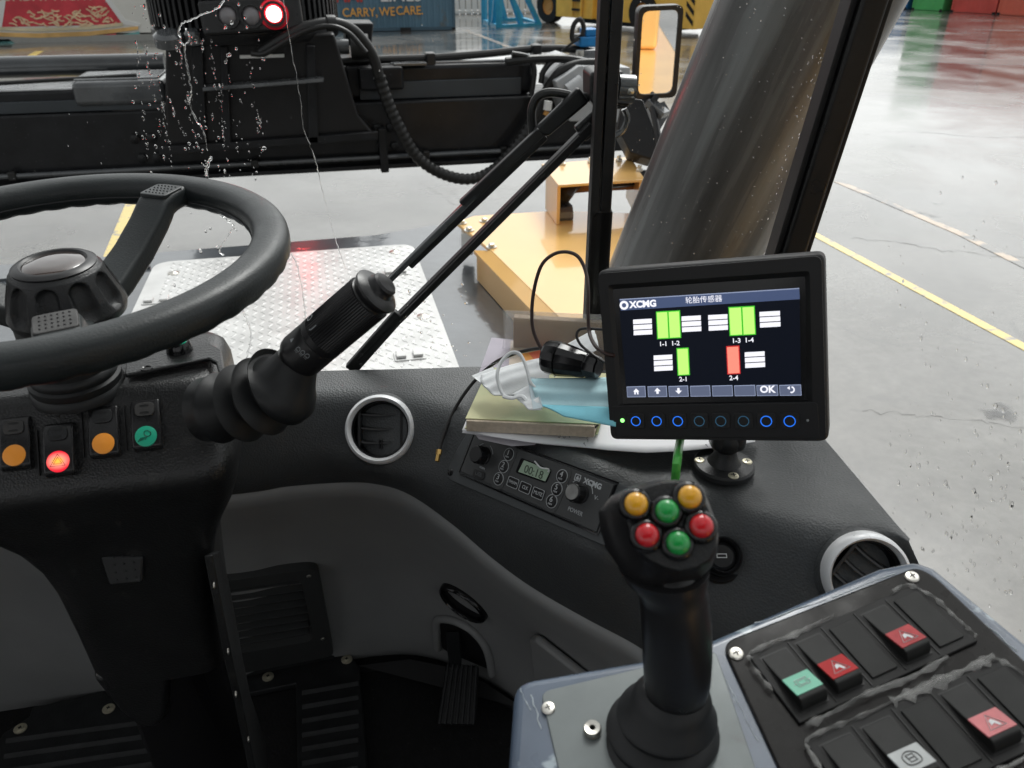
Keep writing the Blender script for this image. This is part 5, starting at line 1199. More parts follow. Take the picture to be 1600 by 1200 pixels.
# top bezel plate at the back with hole and green tell-tale
MB().slab([onz(196, 592, 3.057), onz(327, 566, 3.057), onz(338, 572, 3.057), onz(344, 590, 3.057), onz(352, 584, 3.057), onz(347, 552, 3.057), onz(328, 541, 3.057), onz(200, 560, 3.057)], (0, 0, .0045)).build('top_plate', mShroud, col, bevel=.0018)
f = Fr(onz(229, 576, 3.0618), RR, ZZ); MB().lathe_closed(f, [(.0035, 0), (.0052, 0), (.0048, .0008), (.0035, .0002)], 20).build('plate_hole', mGloss, col); MB().lathe(f, [(.0035, 0), (0, .0001)], 16, cap=False).build('hole_dark', mBlackPrint, col)
f = Fr(onz(281, 548, 3.061), RR, ZZ); tl = MB().lathe(f, [(.0125, 0), (.012, .003), (.011, .007), (.0095, .010), (0, .0105)], 28, cap=False).build('indicator', mGloss, col)
MB().lathe(Fr(f.p(0, 0, .0098), RR, ZZ), [(.0085, 0), (.0075, .0025), (.0045, .0042), (0, .0048)], 20, cap=False).build('indicator_light', glow('green tell tale', (.02, .85, .50), .8), tl)
# rocker switches on the sloping face
fo_ = V((-.24, .672, 3.018)); fn_ = V((0, -.062, .044)).normalized()   # placeholder normal, refined below
fn_ = V((.0, -(3.036-2.990), (.682-.648))).normalized()
SF = Fr(V((-.24, .6655, 3.0132)), (1, .0, 0), fn_)
if SF.y.z > 0: SF = Fr(SF.o, SF.x, SF.n)
sgn = -1 if SF.y.z < 0 else 1        # +v*sgn is up the face
mAmber = M('amber lens', (.75, .27, .03), .35, emit=(.9, .35, .05), es=.12*E1); mGreenL = M('green lens', (.015, .33, .20), .35, emit=(.02, .5, .3), es=.10*E1)
def hazard_mat():
    m = bpy.data.materials.new('lit hazard lens'); m.use_nodes = True; t = m.node_tree; b = t.nodes['Principled BSDF']; L = t.links.new
    tc = t.nodes.new('ShaderNodeTexCoord'); mp = t.nodes.new('ShaderNodeVectorMath'); mp.operation = 'DISTANCE'; L(tc.outputs['Generated'], mp.inputs[0]); mp.inputs[1].default_value = (.5, .5, .5)
    r = t.nodes.new('ShaderNodeValToRGB'); L(mp.outputs['Value'], r.inputs[0]); e = r.color_ramp.elements; e.new(.5); e.new(.6)
    for q, (p, c) in zip(e, ((0, (1.0, .75, .08)), (.16, (1.0, .50, .06)), (.34, (1.0, .26, .20)), (.56, (.75, .01, .03)))): q.position = p; q.color = (*c, 1)
    b.inputs['Base Color'].default_value = (.3, .01, .01, 1); L(r.outputs[0], b.inputs['Emission Color']); b.inputs['Emission Strength'].default_value = 1.25*E1; return m
mHaz = hazard_mat()
mRock = M('rocker plastic', (.018, .018, .019), .26, rvar=.05, vscale=60)
for i, (px_, py_, kind) in enumerate(((25, 693, 'amber'), (95, 703, 'hazard'), (163, 675, 'amber'), (229, 664, 'green'))):
    u, v = SF.px(px_, py_, .004); f = SF.at(u, v, 0)
    wd, hh = .0125, .0235
    prf = [(-hh, -.004), (-hh, .003), (-hh*.7, .0065), (-hh*.1, .0075), (hh*.55, .0095), (hh*.86, .0090), (hh, .0050), (hh, -.004)]
    if kind == 'hazard': prf = [(a, c+.003 if c > 0 else c) for a, c in prf]
    b = MB(); sl_ = -sgn
    b.loft([[f.p(x, sl_*a, c) for a, c in prf] for x in (-wd, wd)])
    rk = b.build('rocker_switch', mRock, col, bevel=.0022, smooth=50)
    up_ = .003 if kind == 'hazard' else 0
    nl = (f.n + f.y*(sl_*-.10)).normalized(); lf_ = Fr(f.p(0, sl_*.0105, .0092+up_), f.x, nl)
    mm = {'amber': mAmber, 'hazard': mHaz, 'green': mGreenL}[kind]
    ln = MB().lathe(lf_, [(.0094, -.002), (.0092, .0003), (.0075, .0009), (0, .0011)], 36, cap=False).build('switch_lens', mm, rk, smooth=60)
    ln['label'] = {'amber': 'plain amber lens', 'hazard': 'lit red hazard triangle lens', 'green': 'green work lamp lens'}[kind]
    tb2 = Fr(f.p(0, -sl_*.0140, .0074+up_), f.x, (f.n + f.y*(sl_*-.12)).normalized()); MB().prism(tb2, rrect(.0165, .0125, .005), -.001, .0006).build('switch_tab', mPad if i in (0, 3) else mPlastic, rk, bevel=.0005)
    b = MB()
    for q in (-.0032, .0032): b.prism(tb2.at(0, q, .0006), ell(.0042, .0010, 16), 0, .0002)
    b.build('tab_slot', mBlackPrint, rk, smooth=0)
    if kind == 'hazard':
        for k_ in (1.0, .55):
            P_ = [lf_.p(x*k_, (y*k_)*(-sl_)*-1*-1, .0013) for x, y in ((0, .0062), (.0060, -.0042), (-.0060, -.0042))]
            MB().tube(P_, .00042, 4, closed=True, cap=False).build('triangle_mark', mBlackPrint if k_ == 1 else M('dark red print', (.25, .02, .01), .5), ln)
    if kind == 'green':
        g = lambda x, y: lf_.p(x, y*(-sl_), .0012)
        b = MB(); b.tube(crom([g(-.001, .004), g(.002, .0045), (g(.0045, .002)), g(.003, -.0005), g(-.0005, .0005)], 4, True), .0003, 4, closed=True, cap=False)
        for q in range(5): b.tube([g(.0015-.0013*q, -.0005-.0002*q), g(-.0005-.0015*q, -.0035-.0003*q)], .00028, 4)
        b.build('lamp_mark', mBlackPrint, ln)
    if i: MB().box(SF.at(u-.0185 if i > 1 else u-.019, v, .001), .0012, .040, .004).build('switch_divider', mSmooth, col)
# ================================================================== the column stalk
stk_ = thing('column_stalk', at(350, 640, .70), 'thick black control stalk with bellows and ribbed twist sleeve on the column', 'control stalk')
def sd_(i, n, d0, d1): return d0 + (d1-d0)*i/max(1, n-1)
def pathpx(lst, d0, d1):
    """(x, y, radius px) -> centres and radii; depth runs d0..d1 with distance"""
    L_ = [0]
    for a, c in zip(lst, lst[1:]): L_.append(L_[-1] + math.hypot(c[0]-a[0], c[1]-a[1]))
    P, r = [], []
    for (x, y, q), l in zip(lst, L_):
        d = d0 + (d1-d0)*l/L_[-1]; P.append(at(x, y, d)); r.append(q*d/FPX)
    return P, r
bel = [(322, 640, 50), (338, 638, 52), (345, 637, 56), (350, 636.5, 54), (356, 635.5, 48), (366, 633, 42), (376, 630.5, 57), (379, 629.8, 62), (382, 628.8, 57), (391, 626, 38), (398, 623.5, 38), (407, 620.2, 57), (410, 619, 64), (413, 617.6, 58), (421, 613, 40), (428, 609, 42), (434, 606, 61), (438, 604, 65), (441.5, 602, 64), (446, 597, 55), (452, 588, 45), (459, 576, 38), (466, 562, 33)]
P, r = pathpx(bel, .70, .655); MB().tube(P, r, 48).build('bellows', mRubber, stk_, smooth=42)
bar_ = [(462, 563, 30), (467, 558.5, 36), (472, 554, 37.5), (496, 533.6, 37.5), (498.5, 531.5, 36), (500, 530.2, 37.8), (507, 524, 37.8)]
P, r = pathpx(bar_, .655, .642); MB().tube(P, r, 40).build('barrel', mSmooth, stk_, smooth=30)
kn = [(507, 524, 37.2), (577, 464.5, 37.2)]; P, r = pathpx(kn, .642, .622)
b = MB(); tdir = (P[1]-P[0]).normalized(); kf_ = Fr(P[0], tdir.orthogonal(), tdir); L_ = (P[1]-P[0]).length
b.loft([[kf_.p((r[0]+(.00035 if j % 2 else -.00035))*math.cos(2*PI*j/112), (r[0]+(.00035 if j % 2 else -.00035))*math.sin(2*PI*j/112), w_) for j in range(112)] for w_ in (0, L_)])
b.build('twist_sleeve', mSmooth, stk_, smooth=20)
cp_ = [(577, 464.5, 36), (579, 463, 34), (583, 459.5, 36), (586, 457, 40), (589, 454.5, 40.5), (591.5, 452.5, 36), (594, 450.3, 25), (597, 447.8, 22), (600, 445.2, 21), (602, 443.5, 21.5), (604.5, 441.4, 18), (606, 440, 8)]
P, r = pathpx(cp_, .622, .614); MB().tube(P, r, 40).build('end_button', mSmooth, stk_, smooth=30)
# print on the barrel, laid on its surface
bx_ = (at(586, 457, .62)-at(466, 560, .655)).normalized()
def onbar(x, y, w_=.0003):
    # point on the barrel cylinder under the pixel
    a = at(466, 560, .655); r_ = .0196; rd = ray(x, y).normalized(); o = CC - a
    d1 = rd - bx_*rd.dot(bx_); o1 = o - bx_*o.dot(bx_); A_, B_, C_ = d1.dot(d1), 2*d1.dot(o1), o1.dot(o1)-(r_)**2
    D_ = max(0, B_*B_-4*A_*C_); t = (-B_-math.sqrt(D_))/(2*A_); q = CC + rd*t; n = (q-a); n = (n - bx_*n.dot(bx_)).normalized(); return Fr(q + n*w_, -n.cross(bx_), n)
for (x, y), s in (((484, 497), 'O'), ((490, 512), 'J')): 
    f = onbar(x, y); text(f, s, .0085, mGreyPrint, stk_, 'stalk_letter', .0001)
f = onbar(457, 531); MB().prism(f, [(-.0018, -.0018), (.0018, -.0018), (0, .0022)], 0, .0002).build('stalk_mark', mGreyPrint, stk_, smooth=0)
for (x, y) in ((466, 546), (473, 551), (480, 556)):
    f = onbar(x, y); MB().tube([f.p(.0016*math.cos(a), .0022*math.sin(a), .0001) for a in [PI*i/8 for i in range(9)]] + [f.p(-.0016, -.0012, .0001), f.p(.0016, -.0012, .0001), f.p(.0016, 0, .0001)], .00025, 4).build('wiper_mark', mGreyPrint, stk_)
    for q in (-.001, .0, .001): MB().tube([f.p(q, -.0018, .0001), f.p(q, -.0034, .0001)], .0002, 4).build('wiper_mark', mGreyPrint, stk_)
# ================================================================== console on the right
CNn = V((-.12, -.10, 1)).normalized(); CP = CC - ZZ*.44
def con(x, y, w_=0.0): return onp(x, y, CP + CNn*w_, CNn)
cF = Fr(con(1345, 1030), con(1431, 920)-con(1172, 1031), CNn)
if cF.y.dot(con(1236, 1133)-con(1172, 1031)) < 0: cF = Fr(cF.o, cF.x, cF.n)
ysg = 1 if cF.y.dot(con(1236, 1133)-con(1172, 1031)) > 0 else -1
def cpx(pts): return [cF.px(x, y) for x, y in pts]
mConsole = M('grey blue console paint', (.072, .10, .145), .3, vary=.22, vscale=14, coat=.5, rvar=.1, dirt=((.30, .36, .40), 34, .61, .04), coatr=.15)
mPlate = M('worn grey plate', (.14, .158, .158), .35, metal=.2, vary=.12, vscale=30, rvar=.08, dirt=((.12, .13, .13), 45, .66, .06))
mPanel = M('glossy black panel', (.008, .007, .0065), .3, vary=.3, vscale=40, coat=.03, rvar=.1, coatr=.08, spec=.14, dirt=((.05, .048, .045), 90, .64, .1))
cons = thing('armrest_console', con(1300, 1150, -.12), 'grey blue control console with scratched paint and two rows of rocker switches', 'console')
cpoly = rpoly(cpx([(803, 1062), (1000, 1028), (1100, 1000), (1372, 884), (1430, 872), (1462, 884), (1640, 1030), (1950, 1320), (1500, 1700), (770, 1500)]), [.012, 0, 0, .0, .012, .0, .0, .02, .02, .02], 5)
MB().prism(cF, cpoly, -.16, 0.0).build('console_body', mConsole, cons, bevel=.007, seg=4)
MB().prism(cF, rpoly(cpx([(845, 1083), (1000, 1046), (1118, 1020), (1200, 1260), (900, 1320)]), [.006, 0, .003, 0, 0], 4), -.001, .0014).build('joystick_plate', mPlate, cons, bevel=.0006)
ppoly = rpoly(cpx([(1128, 1008), (1432, 889), (1460, 904), (1640, 1075), (1900, 1330), (1380, 1560)]), [.010, .008, .008, 0, 0, 0], 5)
MB().prism(cF, ppoly, -.001, .0018).build('switch_panel', mPanel, cons, bevel=.0009)
o1 = ppoly; cxp = sum(p[0] for p in o1)/len(o1); cyp = sum(p[1] for p in o1)/len(o1)
MB().tube([cF.p(*p, .0008) for p in ppoly], .0007, 6, closed=True, cap=False).build('panel_edge', mGloss, cons)
for x, y in ((1150, 1025), (1424, 905)): u, v = cF.px(x, y); screw(cF.at(u, v, .002), .0046, mSteel, cons)
for x, y in ((857, 1109), ): u, v = cF.px(x, y); screw(cF.at(u, v, .0015), .0042, mSteel, cons)
u, v = cF.px(926, 1145); f = cF.at(u, v, .0015); s_ = MB().lathe_closed(f, [(.0018, .004), (.0045, .0045), (.0052, .003), (.0052, 0), (.0018, 0)], 24).build('socket_screw', mSteel, cons); MB().lathe(f, [(.0018, .0015), (0, .0015)], 6, cap=False).build('hex_recess', mBlackPrint, s_)
# scratches: thin bare streaks on the paint edge
b = MB(); rn = random.Random(5)
for (x0, y0, x1, y1) in ((1133, 1060, 1150, 1100), (1140, 1075, 1185, 1160), (812, 1075, 828, 1110), (1120, 1080, 1160, 1200), (1180, 976, 1290, 936), (1300, 933, 1400, 895), (1480, 925, 1590, 1018), (830, 1085, 845, 1140), (1060, 1018, 1110, 1004)):
    n_ = 7; pts = [cF.px(lerp(x0, x1, k/n_)+rn.gauss(0, .8), lerp(y0, y1, k/n_)+rn.gauss(0, .8)) for k in range(n_+1)]
    b.tube([cF.p(*p, .0002) for p in pts], [.00045*rn.uniform(.2, 1) for _ in pts], 5)
b.build('paint_scratch', M('bare scratch', (.45, .50, .53), .4), cons, kind='stuff')
# rows of switches
mSwF = M('switch frame black', (.010, .010, .010), .55, spec=.3, bump=('noise', 900, .1)); mSwB = M('switch body', (.013, .0135, .013), .55, spec=.3, vary=.25, vscale=60)
lensG, lensR, lensR2, lensW, lensP = M('green switch lens', (.10, .42, .28), .35), M('red switch lens', (.40, .008, .010), .5, spec=.25), M('faded red switch lens', (.40, .045, .05), .5, spec=.3, vary=.2, vscale=120), M('white switch lens', (.36, .38, .38), .4, vary=.1, vscale=80), M('pink switch lens', (.50, .12, .13), .4, vary=.15, vscale=90)
def switch_row(c0, c1, depth, kinds):
    a, c = V((*cF.px(*c0), 0)), V((*cF.px(*c1), 0)); n = len(kinds); ang = math.atan2(c.y-a.y, c.x-a.x); wd = (c-a).length/n
    base = cF.at(a.x, a.y, .0018, ang); dn = ysg
    MB().prism(base, [(-.0022, -.0022*dn), ((c-a).length+.0022, -.0022*dn), ((c-a).length+.0022, (depth+.0022)*dn), (-.0022, (depth+.0022)*dn)], -.001, .0022).build('switch_frame', mSwF, cons, bevel=.0008)
    for i, k in enumerate(kinds):
        cx, cy = wd*(i+.5), depth/2*dn; f = base.at(cx, cy, .0022)
        if i: MB().box(base.at(wd*i, cy, .0022), .0006, depth, .0012).build('frame_joint', mBlackPrint, cons)
        if k == 'blank':
            sB = MB().prism(f, rrect(wd*.74, depth*.86, .001), -.001, .0012).build('switch_blank', mSwB, cons, bevel=.0006); continue
        wh, hh = wd*.36, depth*.43
        MB().prism(f, rrect(wh*2.16, hh*2.08, .001), -.001, .0003).build('switch_well', mBlackPrint, cons, smooth=0)
        prf = [(-hh, -.001), (-hh, .0008), (-hh*.2, .0030), (hh*.72, .0075), (hh*.86, .0073), (hh*.97, .0040), (hh, -.001)]
        b = MB(); b.loft([[f.p(x, dn*v_, w_) for v_, w_ in prf] for x in (-wh, wh)]); rk = b.build('rocker_switch', mSwB, cons, bevel=.0008, smooth=40)
        if k != 'plain':
            m_ = {'green': lensG, 'red': lensR, 'faded': lensR2, 'white': lensW, 'pink': lensP}[k]
            p0, p1 = f.p(0, dn*hh*.0, .0030+.20*hh/(.92*hh)*.0045), f.p(0, dn*hh*.72, .0075); mid = lerp(p0, p1, .5); yy = (p1-p0)
            nn = f.x.cross(yy); nn = nn if nn.dot(f.n) > 0 else -nn; lf2 = Fr(mid, f.x, nn)
            ln = MB().prism(lf2, rrect(wh*1.98, yy.length*.98, .0004), -.0006, .0004).build('switch_lens', m_, rk, smooth=0)
            ln['label'] = {'green': 'green lens with a plug sign', 'red': 'bright red lens with a tipping triangle sign', 'faded': 'faded red lens with a triangle sign', 'white': 'white lens with a car battery sign', 'pink': 'pink worn lens with a triangle sign'}[k]
            mk = mWhitePrint if k != 'white' else mBlackPrint; yv = lf2.y.dot(f.y*dn); sg = 1 if yv > 0 else -1
            g = lambda x, y: lf2.p(x, sg*y, .0006)
            b = MB()
            if k in ('red', 'faded', 'pink'):
                b.tube([g(0, -.0050), g(.0054, .0042), g(-.0054, .0042)], .00028, 4, closed=True, cap=False)
                b.add([g(-.0015, -.001), g(.0006, -.0018), g(.0022, .0008), g(.0030, .0034), g(.0015, .0034), g(.0002, .001), g(-.0022, .002)], [(0, 1, 2, 3, 4, 5, 6)])
            elif k == 'green':
                for s_ in (1, .62): b.tube([g(-.0038*s_, -.0026*s_), g(.0038*s_, -.0026*s_), g(.0038*s_, .0026*s_), g(-.0038*s_, .0026*s_)], .00022, 4, closed=True, cap=False)
                for s_ in (-1, 1): b.tube([g(s_*.0038, 0), g(s_*.0055, 0)], .0002, 4)
            else:
                b.tube(crom([g(-.0042, -.002), g(0, -.0042), g(.0042, -.002), g(.0042, .003), g(0, .0042), g(-.0042, .003)], 4, True), .0003, 4, closed=True, cap=False)
                b.tube([g(-.002, -.0022), g(-.002, .0022), g(.002, .0022), g(.002, -.0022)], .0003, 4, closed=True, cap=False); b.tube([g(-.002, 0), g(.002, 0)], .0003, 4)
            b.build('switch_mark', mk, ln)
    return base, (c-a).length, depth*dn
c0_, c1_ = cF.px(1172, 1031), cF.px(1236, 1133); dep = math.hypot(c1_[0]-c0_[0], c1_[1]-c0_[1])
row1 = switch_row((1176, 1033), (1430, 923), dep*.98, ['green', 'red', 'blank', 'faded', 'blank'])
row2 = switch_row((1266, 1168), (1566, 1039), dep*.98, ['plain', 'white', 'blank', 'pink', 'blank'])
# torn clear film left round the switch frames
mFilm = M('torn clear film', (.34, .34, .33), .25, alpha=.30, bump=('noise', 120, .3), vary=.2, vscale=150)
def film(base, pts, seed, wdt=.0035):
    rn = random.Random(seed); a, c = [], []
    P = crom([base.p(u, v, .0028) for u, v in pts], 6)
    for i, p in enumerate(P):
        t = (P[min(i+1, len(P)-1)] - P[max(i-1, 0)]).normalized(); s = t.cross(base.n); k = wdt*(.12+abs(rn.gauss(0, .38)))
        a.append(p - s*k*.5 + base.n*rn.uniform(0, .0015)); c.append(p + s*k + base.n*rn.uniform(-.0012, .001))
    mid = [lerp(x, y, .5) + base.n*rn.uniform(.0003, .0018) for x, y in zip(a, c)]
    MB().loft([a, mid, c], False, False).build('torn_film', mFilm, cons, smooth=80, solid=.00015)
for base, L_, dp in (row1, row2):
    s = 1 if dp > 0 else -1
    film(base, [(-.004, dp*.55), (-.0045, dp*.2), (-.002, -s*.002), (L_*.1, -s*.0035), (L_*.3, -s*.003), (L_*.5, -s*.004)], 3 if base is row1[0] else 8, .0035)
    film(base, [(.0, dp+s*.004), (L_*.15, dp+s*.0045), (L_*.35, dp+s*.003), (L_*.6, dp+s*.005), (L_*.82, dp+s*.003)], 4 if base is row1[0] else 9, .005)
    film(base, [(L_*.86, -s*.003), (L_*.97, -s*.003), (L_+.003, dp*.3), (L_+.003, dp*.7), (L_+.004, dp)], 5 if base is row1[0] else 10, .003)
film(row2[0], [(row2[1]*.42, -.004*(1 if row2[2] > 0 else -1)), (row2[1]*.6, -.004*(1 if row2[2] > 0 else -1)), (row2[1]*.8, -.004*(1 if row2[2] > 0 else -1)), (row2[1]*.98, -.005*(1 if row2[2] > 0 else -1))], 12, .008)
# ================================================================== joystick
jb = con(1036, 1150); jd = (jb-CC).dot(FF)
joy = thing('joystick', jb, 'black joystick with six coloured push buttons on its head', 'joystick')
def hring(x, y, d, rp_, k=.95, n=36):
    c = at(x, y, d); r_ = rp_*d/FPX; return [c + RR*(r_*math.cos(2*PI*j/n)) + FH*(r_*k*math.sin(2*PI*j/n)) for j in range(n)]
def dz(y):          # depth along the upright axis
    return lerp(jd, .392, max(-.2, min(1.1, (1150-y)/(1150-830))))
boot = [(1022, 1215, 98), (1024, 1192, 98), (1025, 1186, 97), (1027, 1176, 87), (1028, 1171, 88), (1029, 1165, 96), (1030, 1161, 95), (1032, 1151, 81), (1033, 1147, 82), (1035, 1141, 88), (1036, 1137, 87), (1039, 1128, 72), (1040, 1124, 73), (1041, 1119, 78), (1043, 1115, 77), (1047, 1104, 64), (1050, 1092, 62), (1054, 1084, 56), (1056, 1078, 50)]
MB().loft([hring(x, y, dz(y), r_) for x, y, r_ in boot]).build('boot', mRubber, joy, smooth=40)
grip = [(1056, 1088, 46), (1057, 1075, 49), (1058, 1060, 52), (1058, 1030, 54), (1058, 1000, 54.5), (1056, 970, 55), (1053, 940, 54), (1050, 915, 52), (1047, 900, 48), (1045, 880, 40)]
MB().loft([hring(x, y, dz(y), r_) for x, y, r_ in grip]).build('grip', mSmooth, joy, smooth=75)
jd0 = .388; nf = (-ray(1040, 830).normalized() + RR*.10 + UU*.14).normalized(); jc = at(1045, 826, jd0)
def jp(x, y, w_=0.0): return onp(x, y, jc + nf*w_, nf)
fp_ = [(967, 783), (985, 768), (1011, 757), (1034, 751), (1057, 750), (1077, 754), (1092, 762), (1101, 776), (1109, 795), (1118, 816), (1122, 836), (1120, 858), (1110, 878), (1090, 890), (1062, 896), (1038, 890), (1014, 878), (996, 864), (987, 846), (978, 822)]
bk_ = [(935, 800), (955, 775), (990, 758), (1030, 750), (1062, 750), (1084, 756), (1098, 766), (1106, 780), (1113, 798), (1120, 818), (1123, 838), (1121, 862), (1112, 886), (1094, 904), (1064, 914), (1030, 922), (998, 918), (968, 888), (947, 858), (938, 828)]
nk_ = [(1001, 925), (1003, 915), (1008, 908), (1018, 903), (1030, 900), (1046, 898), (1062, 897), (1076, 898), (1088, 900), (1096, 903), (1101, 908), (1103, 914), (1101, 921), (1094, 927), (1080, 931), (1060, 935), (1040, 938), (1020, 938), (1008, 934), (1002, 930)]
def shrink(ps_, k):
    cx = sum(p[0] for p in ps_)/len(ps_); cy = sum(p[1] for p in ps_)/len(ps_); return [(cx+(x-cx)*k, cy+(y-cy)*k) for x, y in ps_]
rings = [[jp(x, y, 0.0006) for x, y in shrink(fp_, .93)], [jp(x, y, .0010) for x, y in shrink(fp_, .965)], [jp(x, y, -.0006) for x, y in shrink(fp_, .995)], [jp(x, y, -.003) for x, y in shrink(fp_, 1.005)],
         [jp(x, y, -.010) for x, y in [((a[0]*.4+c[0]*.6), (a[1]*.4+c[1]*.6)) for a, c in zip(fp_, bk_)]], [jp(x, y, -.018) for x, y in bk_], [jp(x, y, -.026) for x, y in bk_],
         [jp(x, y, -.036) for x, y in shrink(bk_, .93)], [jp(x, y, -.045) for x, y in shrink(bk_, .78)]]
MB().loft(rings).build('head', mSmooth, joy, smooth=75)
MB().slab([jp(x, y, .0009) for x, y in shrink(fp_, .95)], nf*.0012).build('face_plate', mPlastic, joy, bevel=.0006)
rings = []
gx = [V((0, 0, 0))]
neck = [[jp(x, y, -.030) for x, y in shrink(bk_, .80)], [jp(x, y+22, -.030) for x, y in shrink(bk_, .66)]]
MB().loft([hring(1036, 880, dz(880)+.006, 72), hring(1040, 898, dz(895)+.004, 66), hring(1046, 912, dz(908)+.002, 57), hring(1051, 926, dz(926)+.0005, 55.2), hring(1052, 930, dz(930), 54.6)]).build('neck', mSmooth, joy, smooth=75)
jy, jr, jg = M('yellow button', (.72, .36, .02), .16, coat=.6), M('red button', (.55, .012, .02), .16, coat=.6), M('green button', (.012, .30, .06), .16, coat=.6)
for x, y, m_, lb in ((996, 786, jy, 'yellow button'), (1079, 775, jy, 'yellow button'), (1044, 797, jg, 'green button'), (1013, 834, jr, 'red button'), (1097, 820, jr, 'red button'), (1061, 846, jg, 'green button')):
    f = Fr(jp(x-4, y+4, .001), RR, nf)
    bt = MB().lathe(f, [(.0082, -.001), (.0085, .0015), (.0081, .0030), (.0070, .0044), (.0059, .0047), (.0057, .003)], 36, cap=False).build('push_button', mGloss, joy, smooth=50); bt['label'] = lb + ' in a black collar'
    MB().lathe(f, [(.0057, .0030), (.0057, .0050), (.0052, .0064), (.0042, .0074), (.0025, .0081), (0, .0084)], 32, cap=False).build('button_cap', m_, bt, smooth=80)

# ================================================================== papers, masks and cables on the dash
mPaper = M('white paper', (.80, .80, .82), .7, vary=.03, vscale=20); mBookC = M('yellow green book cover', (.50, .49, .27), .4, vary=.0, dirt=((.27, .38, .20), 9, .45, .22)); mPages = M('book pages', (.50, .42, .33), .8, bump=('noise', 700, .4), vary=.12, vscale=200)
mInk = M('pen ink', (.15, .15, .17), .6)
def sheet(name, rows, mat, parent, solid=.0006):
    return MB().loft(rows, False, False).build(name, mat, parent, smooth=80, solid=solid)
pp_ = thing('paper_sheets', onz(950, 690, ZT), 'white paper sheets with pen scribbles hanging over the radio', 'paper')
front = [(722, 671), (770, 681), (830, 690), (890, 695), (950, 702), (1010, 706), (1070, 703), (1130, 697), (1180, 689)]; backp = [(745, 622), (790, 615), (850, 612), (900, 612), (960, 612), (1020, 612), (1070, 620), (1130, 640), (1185, 668)]
rows = []
for t in (0, .25, .5, .75, .9, 1): rows.append([lerp(onz(*b_, ZT+.018), onz(*a, ZT+.018+.002*math.sin(i*1.3)), t) - ZZ*(.004*max(0, t-.75)) for i, (a, b_) in enumerate(zip(front, backp))])
sheet('top_sheet', rows, mPaper, pp_)
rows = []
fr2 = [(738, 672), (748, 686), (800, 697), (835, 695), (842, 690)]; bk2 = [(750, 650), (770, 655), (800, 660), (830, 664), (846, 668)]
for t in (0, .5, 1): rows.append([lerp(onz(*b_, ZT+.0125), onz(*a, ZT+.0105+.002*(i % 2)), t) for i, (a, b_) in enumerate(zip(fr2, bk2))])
sheet('folded_sheet', rows, M('shaded lilac paper', (.42, .40, .43), .7), pp_)  # lilac grey puts the shadow on the folded sheet into its colour
rows = [[onz(x, y+4, ZT+.013) for x, y in ((722, 672), (850, 690), (1000, 703))], [onz(x, y, ZT+.013) for x, y in ((745, 630), (850, 630), (1000, 630))]]
sheet('under_sheet', rows, mPaper, pp_)
b = MB(); rn = random.Random(9)
for cx, cy in ((876, 682), (882, 684), (890, 681), (912, 680), (918, 683), (925, 681), (915, 694), (918, 688), (1110, 690), (1105, 695)):
    b.tube(crom([onz(cx+rn.uniform(-3, 3), cy+rn.uniform(-3, 3), ZT+.0196) for _ in range(4)], 3), .00025, 4)
b.build('pen_scribble', mInk, pp_, kind='stuff')
zb = ZT+.020
bkp = [(727, 655), (764, 575), (960, 585), (936, 664)]
book = thing('book', onz(830, 640, zb), 'worn yellow green paperback book lying under the face masks', 'book')
MB().slab([onz(x, y, zb+.014) for x, y in bkp], (0, 0, .0012)).build('cover', mBookC, book, bevel=.0004)
MB().slab([onz(728, 657.5, zb+.0139), onz(766, 577, zb+.0139), onz(955, 587, zb+.0139), onz(929, 667, zb+.0139)], (0, 0, -.0135)).build('page_block', mPages, book, bevel=.001)
MB().slab([onz(x, y, zb+.0003) for x, y in [(726, 669), (764, 588), (958, 598), (934, 678)]], (0, 0, -.0011)).build('back_cover', mBookC, book)
MB().tube(crom([onz(x, y, zb+.012) for x, y in ((929, 655), (936, 656), (934, 664), (930, 668))], 4), .0012, 6).build('clip', mGloss, book)
# carton in clear plastic by the windscreen
mCarton = M('brown carton', (.32, .215, .125), .7, vary=.08, vscale=30); mPlast = M('clear plastic bag', (.75, .76, .78), .22, alpha=.16, bump=('noise', 60, .3)); mLilac = M('lilac plastic folder', (.42, .38, .45), .3, alpha=.72)
ct = thing('carton', onz(860, 560, ZT), 'flat brown carton in clear plastic standing against the windscreen', 'carton')
q0, q1 = onz(790, 572, ZT+.004), onz(960, 580, ZT+.004)
def lift(q, y): # raise the point straight up until it shows at row y
    lo, hi = 0, .3
    for _ in range(40):
        m_ = (lo+hi)/2; P = q + ZZ*m_ - CC; yy = 600 - FPX*P.dot(UU)/P.dot(FF)
        if yy > y: lo = m_
        else: hi = m_
    return q + ZZ*lo
t0, t1 = lift(q0, 484), lift(q1, 492); dpt = V((-.02, -.0, 0)); nb = (q1-q0).cross(ZZ).normalized(); nb = nb if nb.dot(FF) > 0 else -nb
MB().slab([lerp(q0, q1, .07), lerp(q0, q1, .99), lerp(t0, t1, .99)-ZZ*.012, lerp(t0, t1, .07)-ZZ*.010], nb*.012).build('carton_board', mCarton, ct, bevel=.0015)
MB().slab([q0-nb*.002, q1-nb*.002, t1-nb*.002, t0-nb*.002-ZZ*.001], nb*.0008).build('plastic_wrap', mPlast, ct)
MB().slab([lerp(q0, q1, -.045)-nb*.004+ZZ*.008, lerp(q0, q1, .075)-nb*.004, lerp(t0, t1, .075)-nb*.004-ZZ*.004, lerp(t0, t1, -.02)-nb*.004+ZZ*.001, lerp(lerp(q0, q1, -.035), lerp(t0, t1, 0.005), .55)-nb*.004], nb*.0008).build('plastic_flap', mPlast, ct)
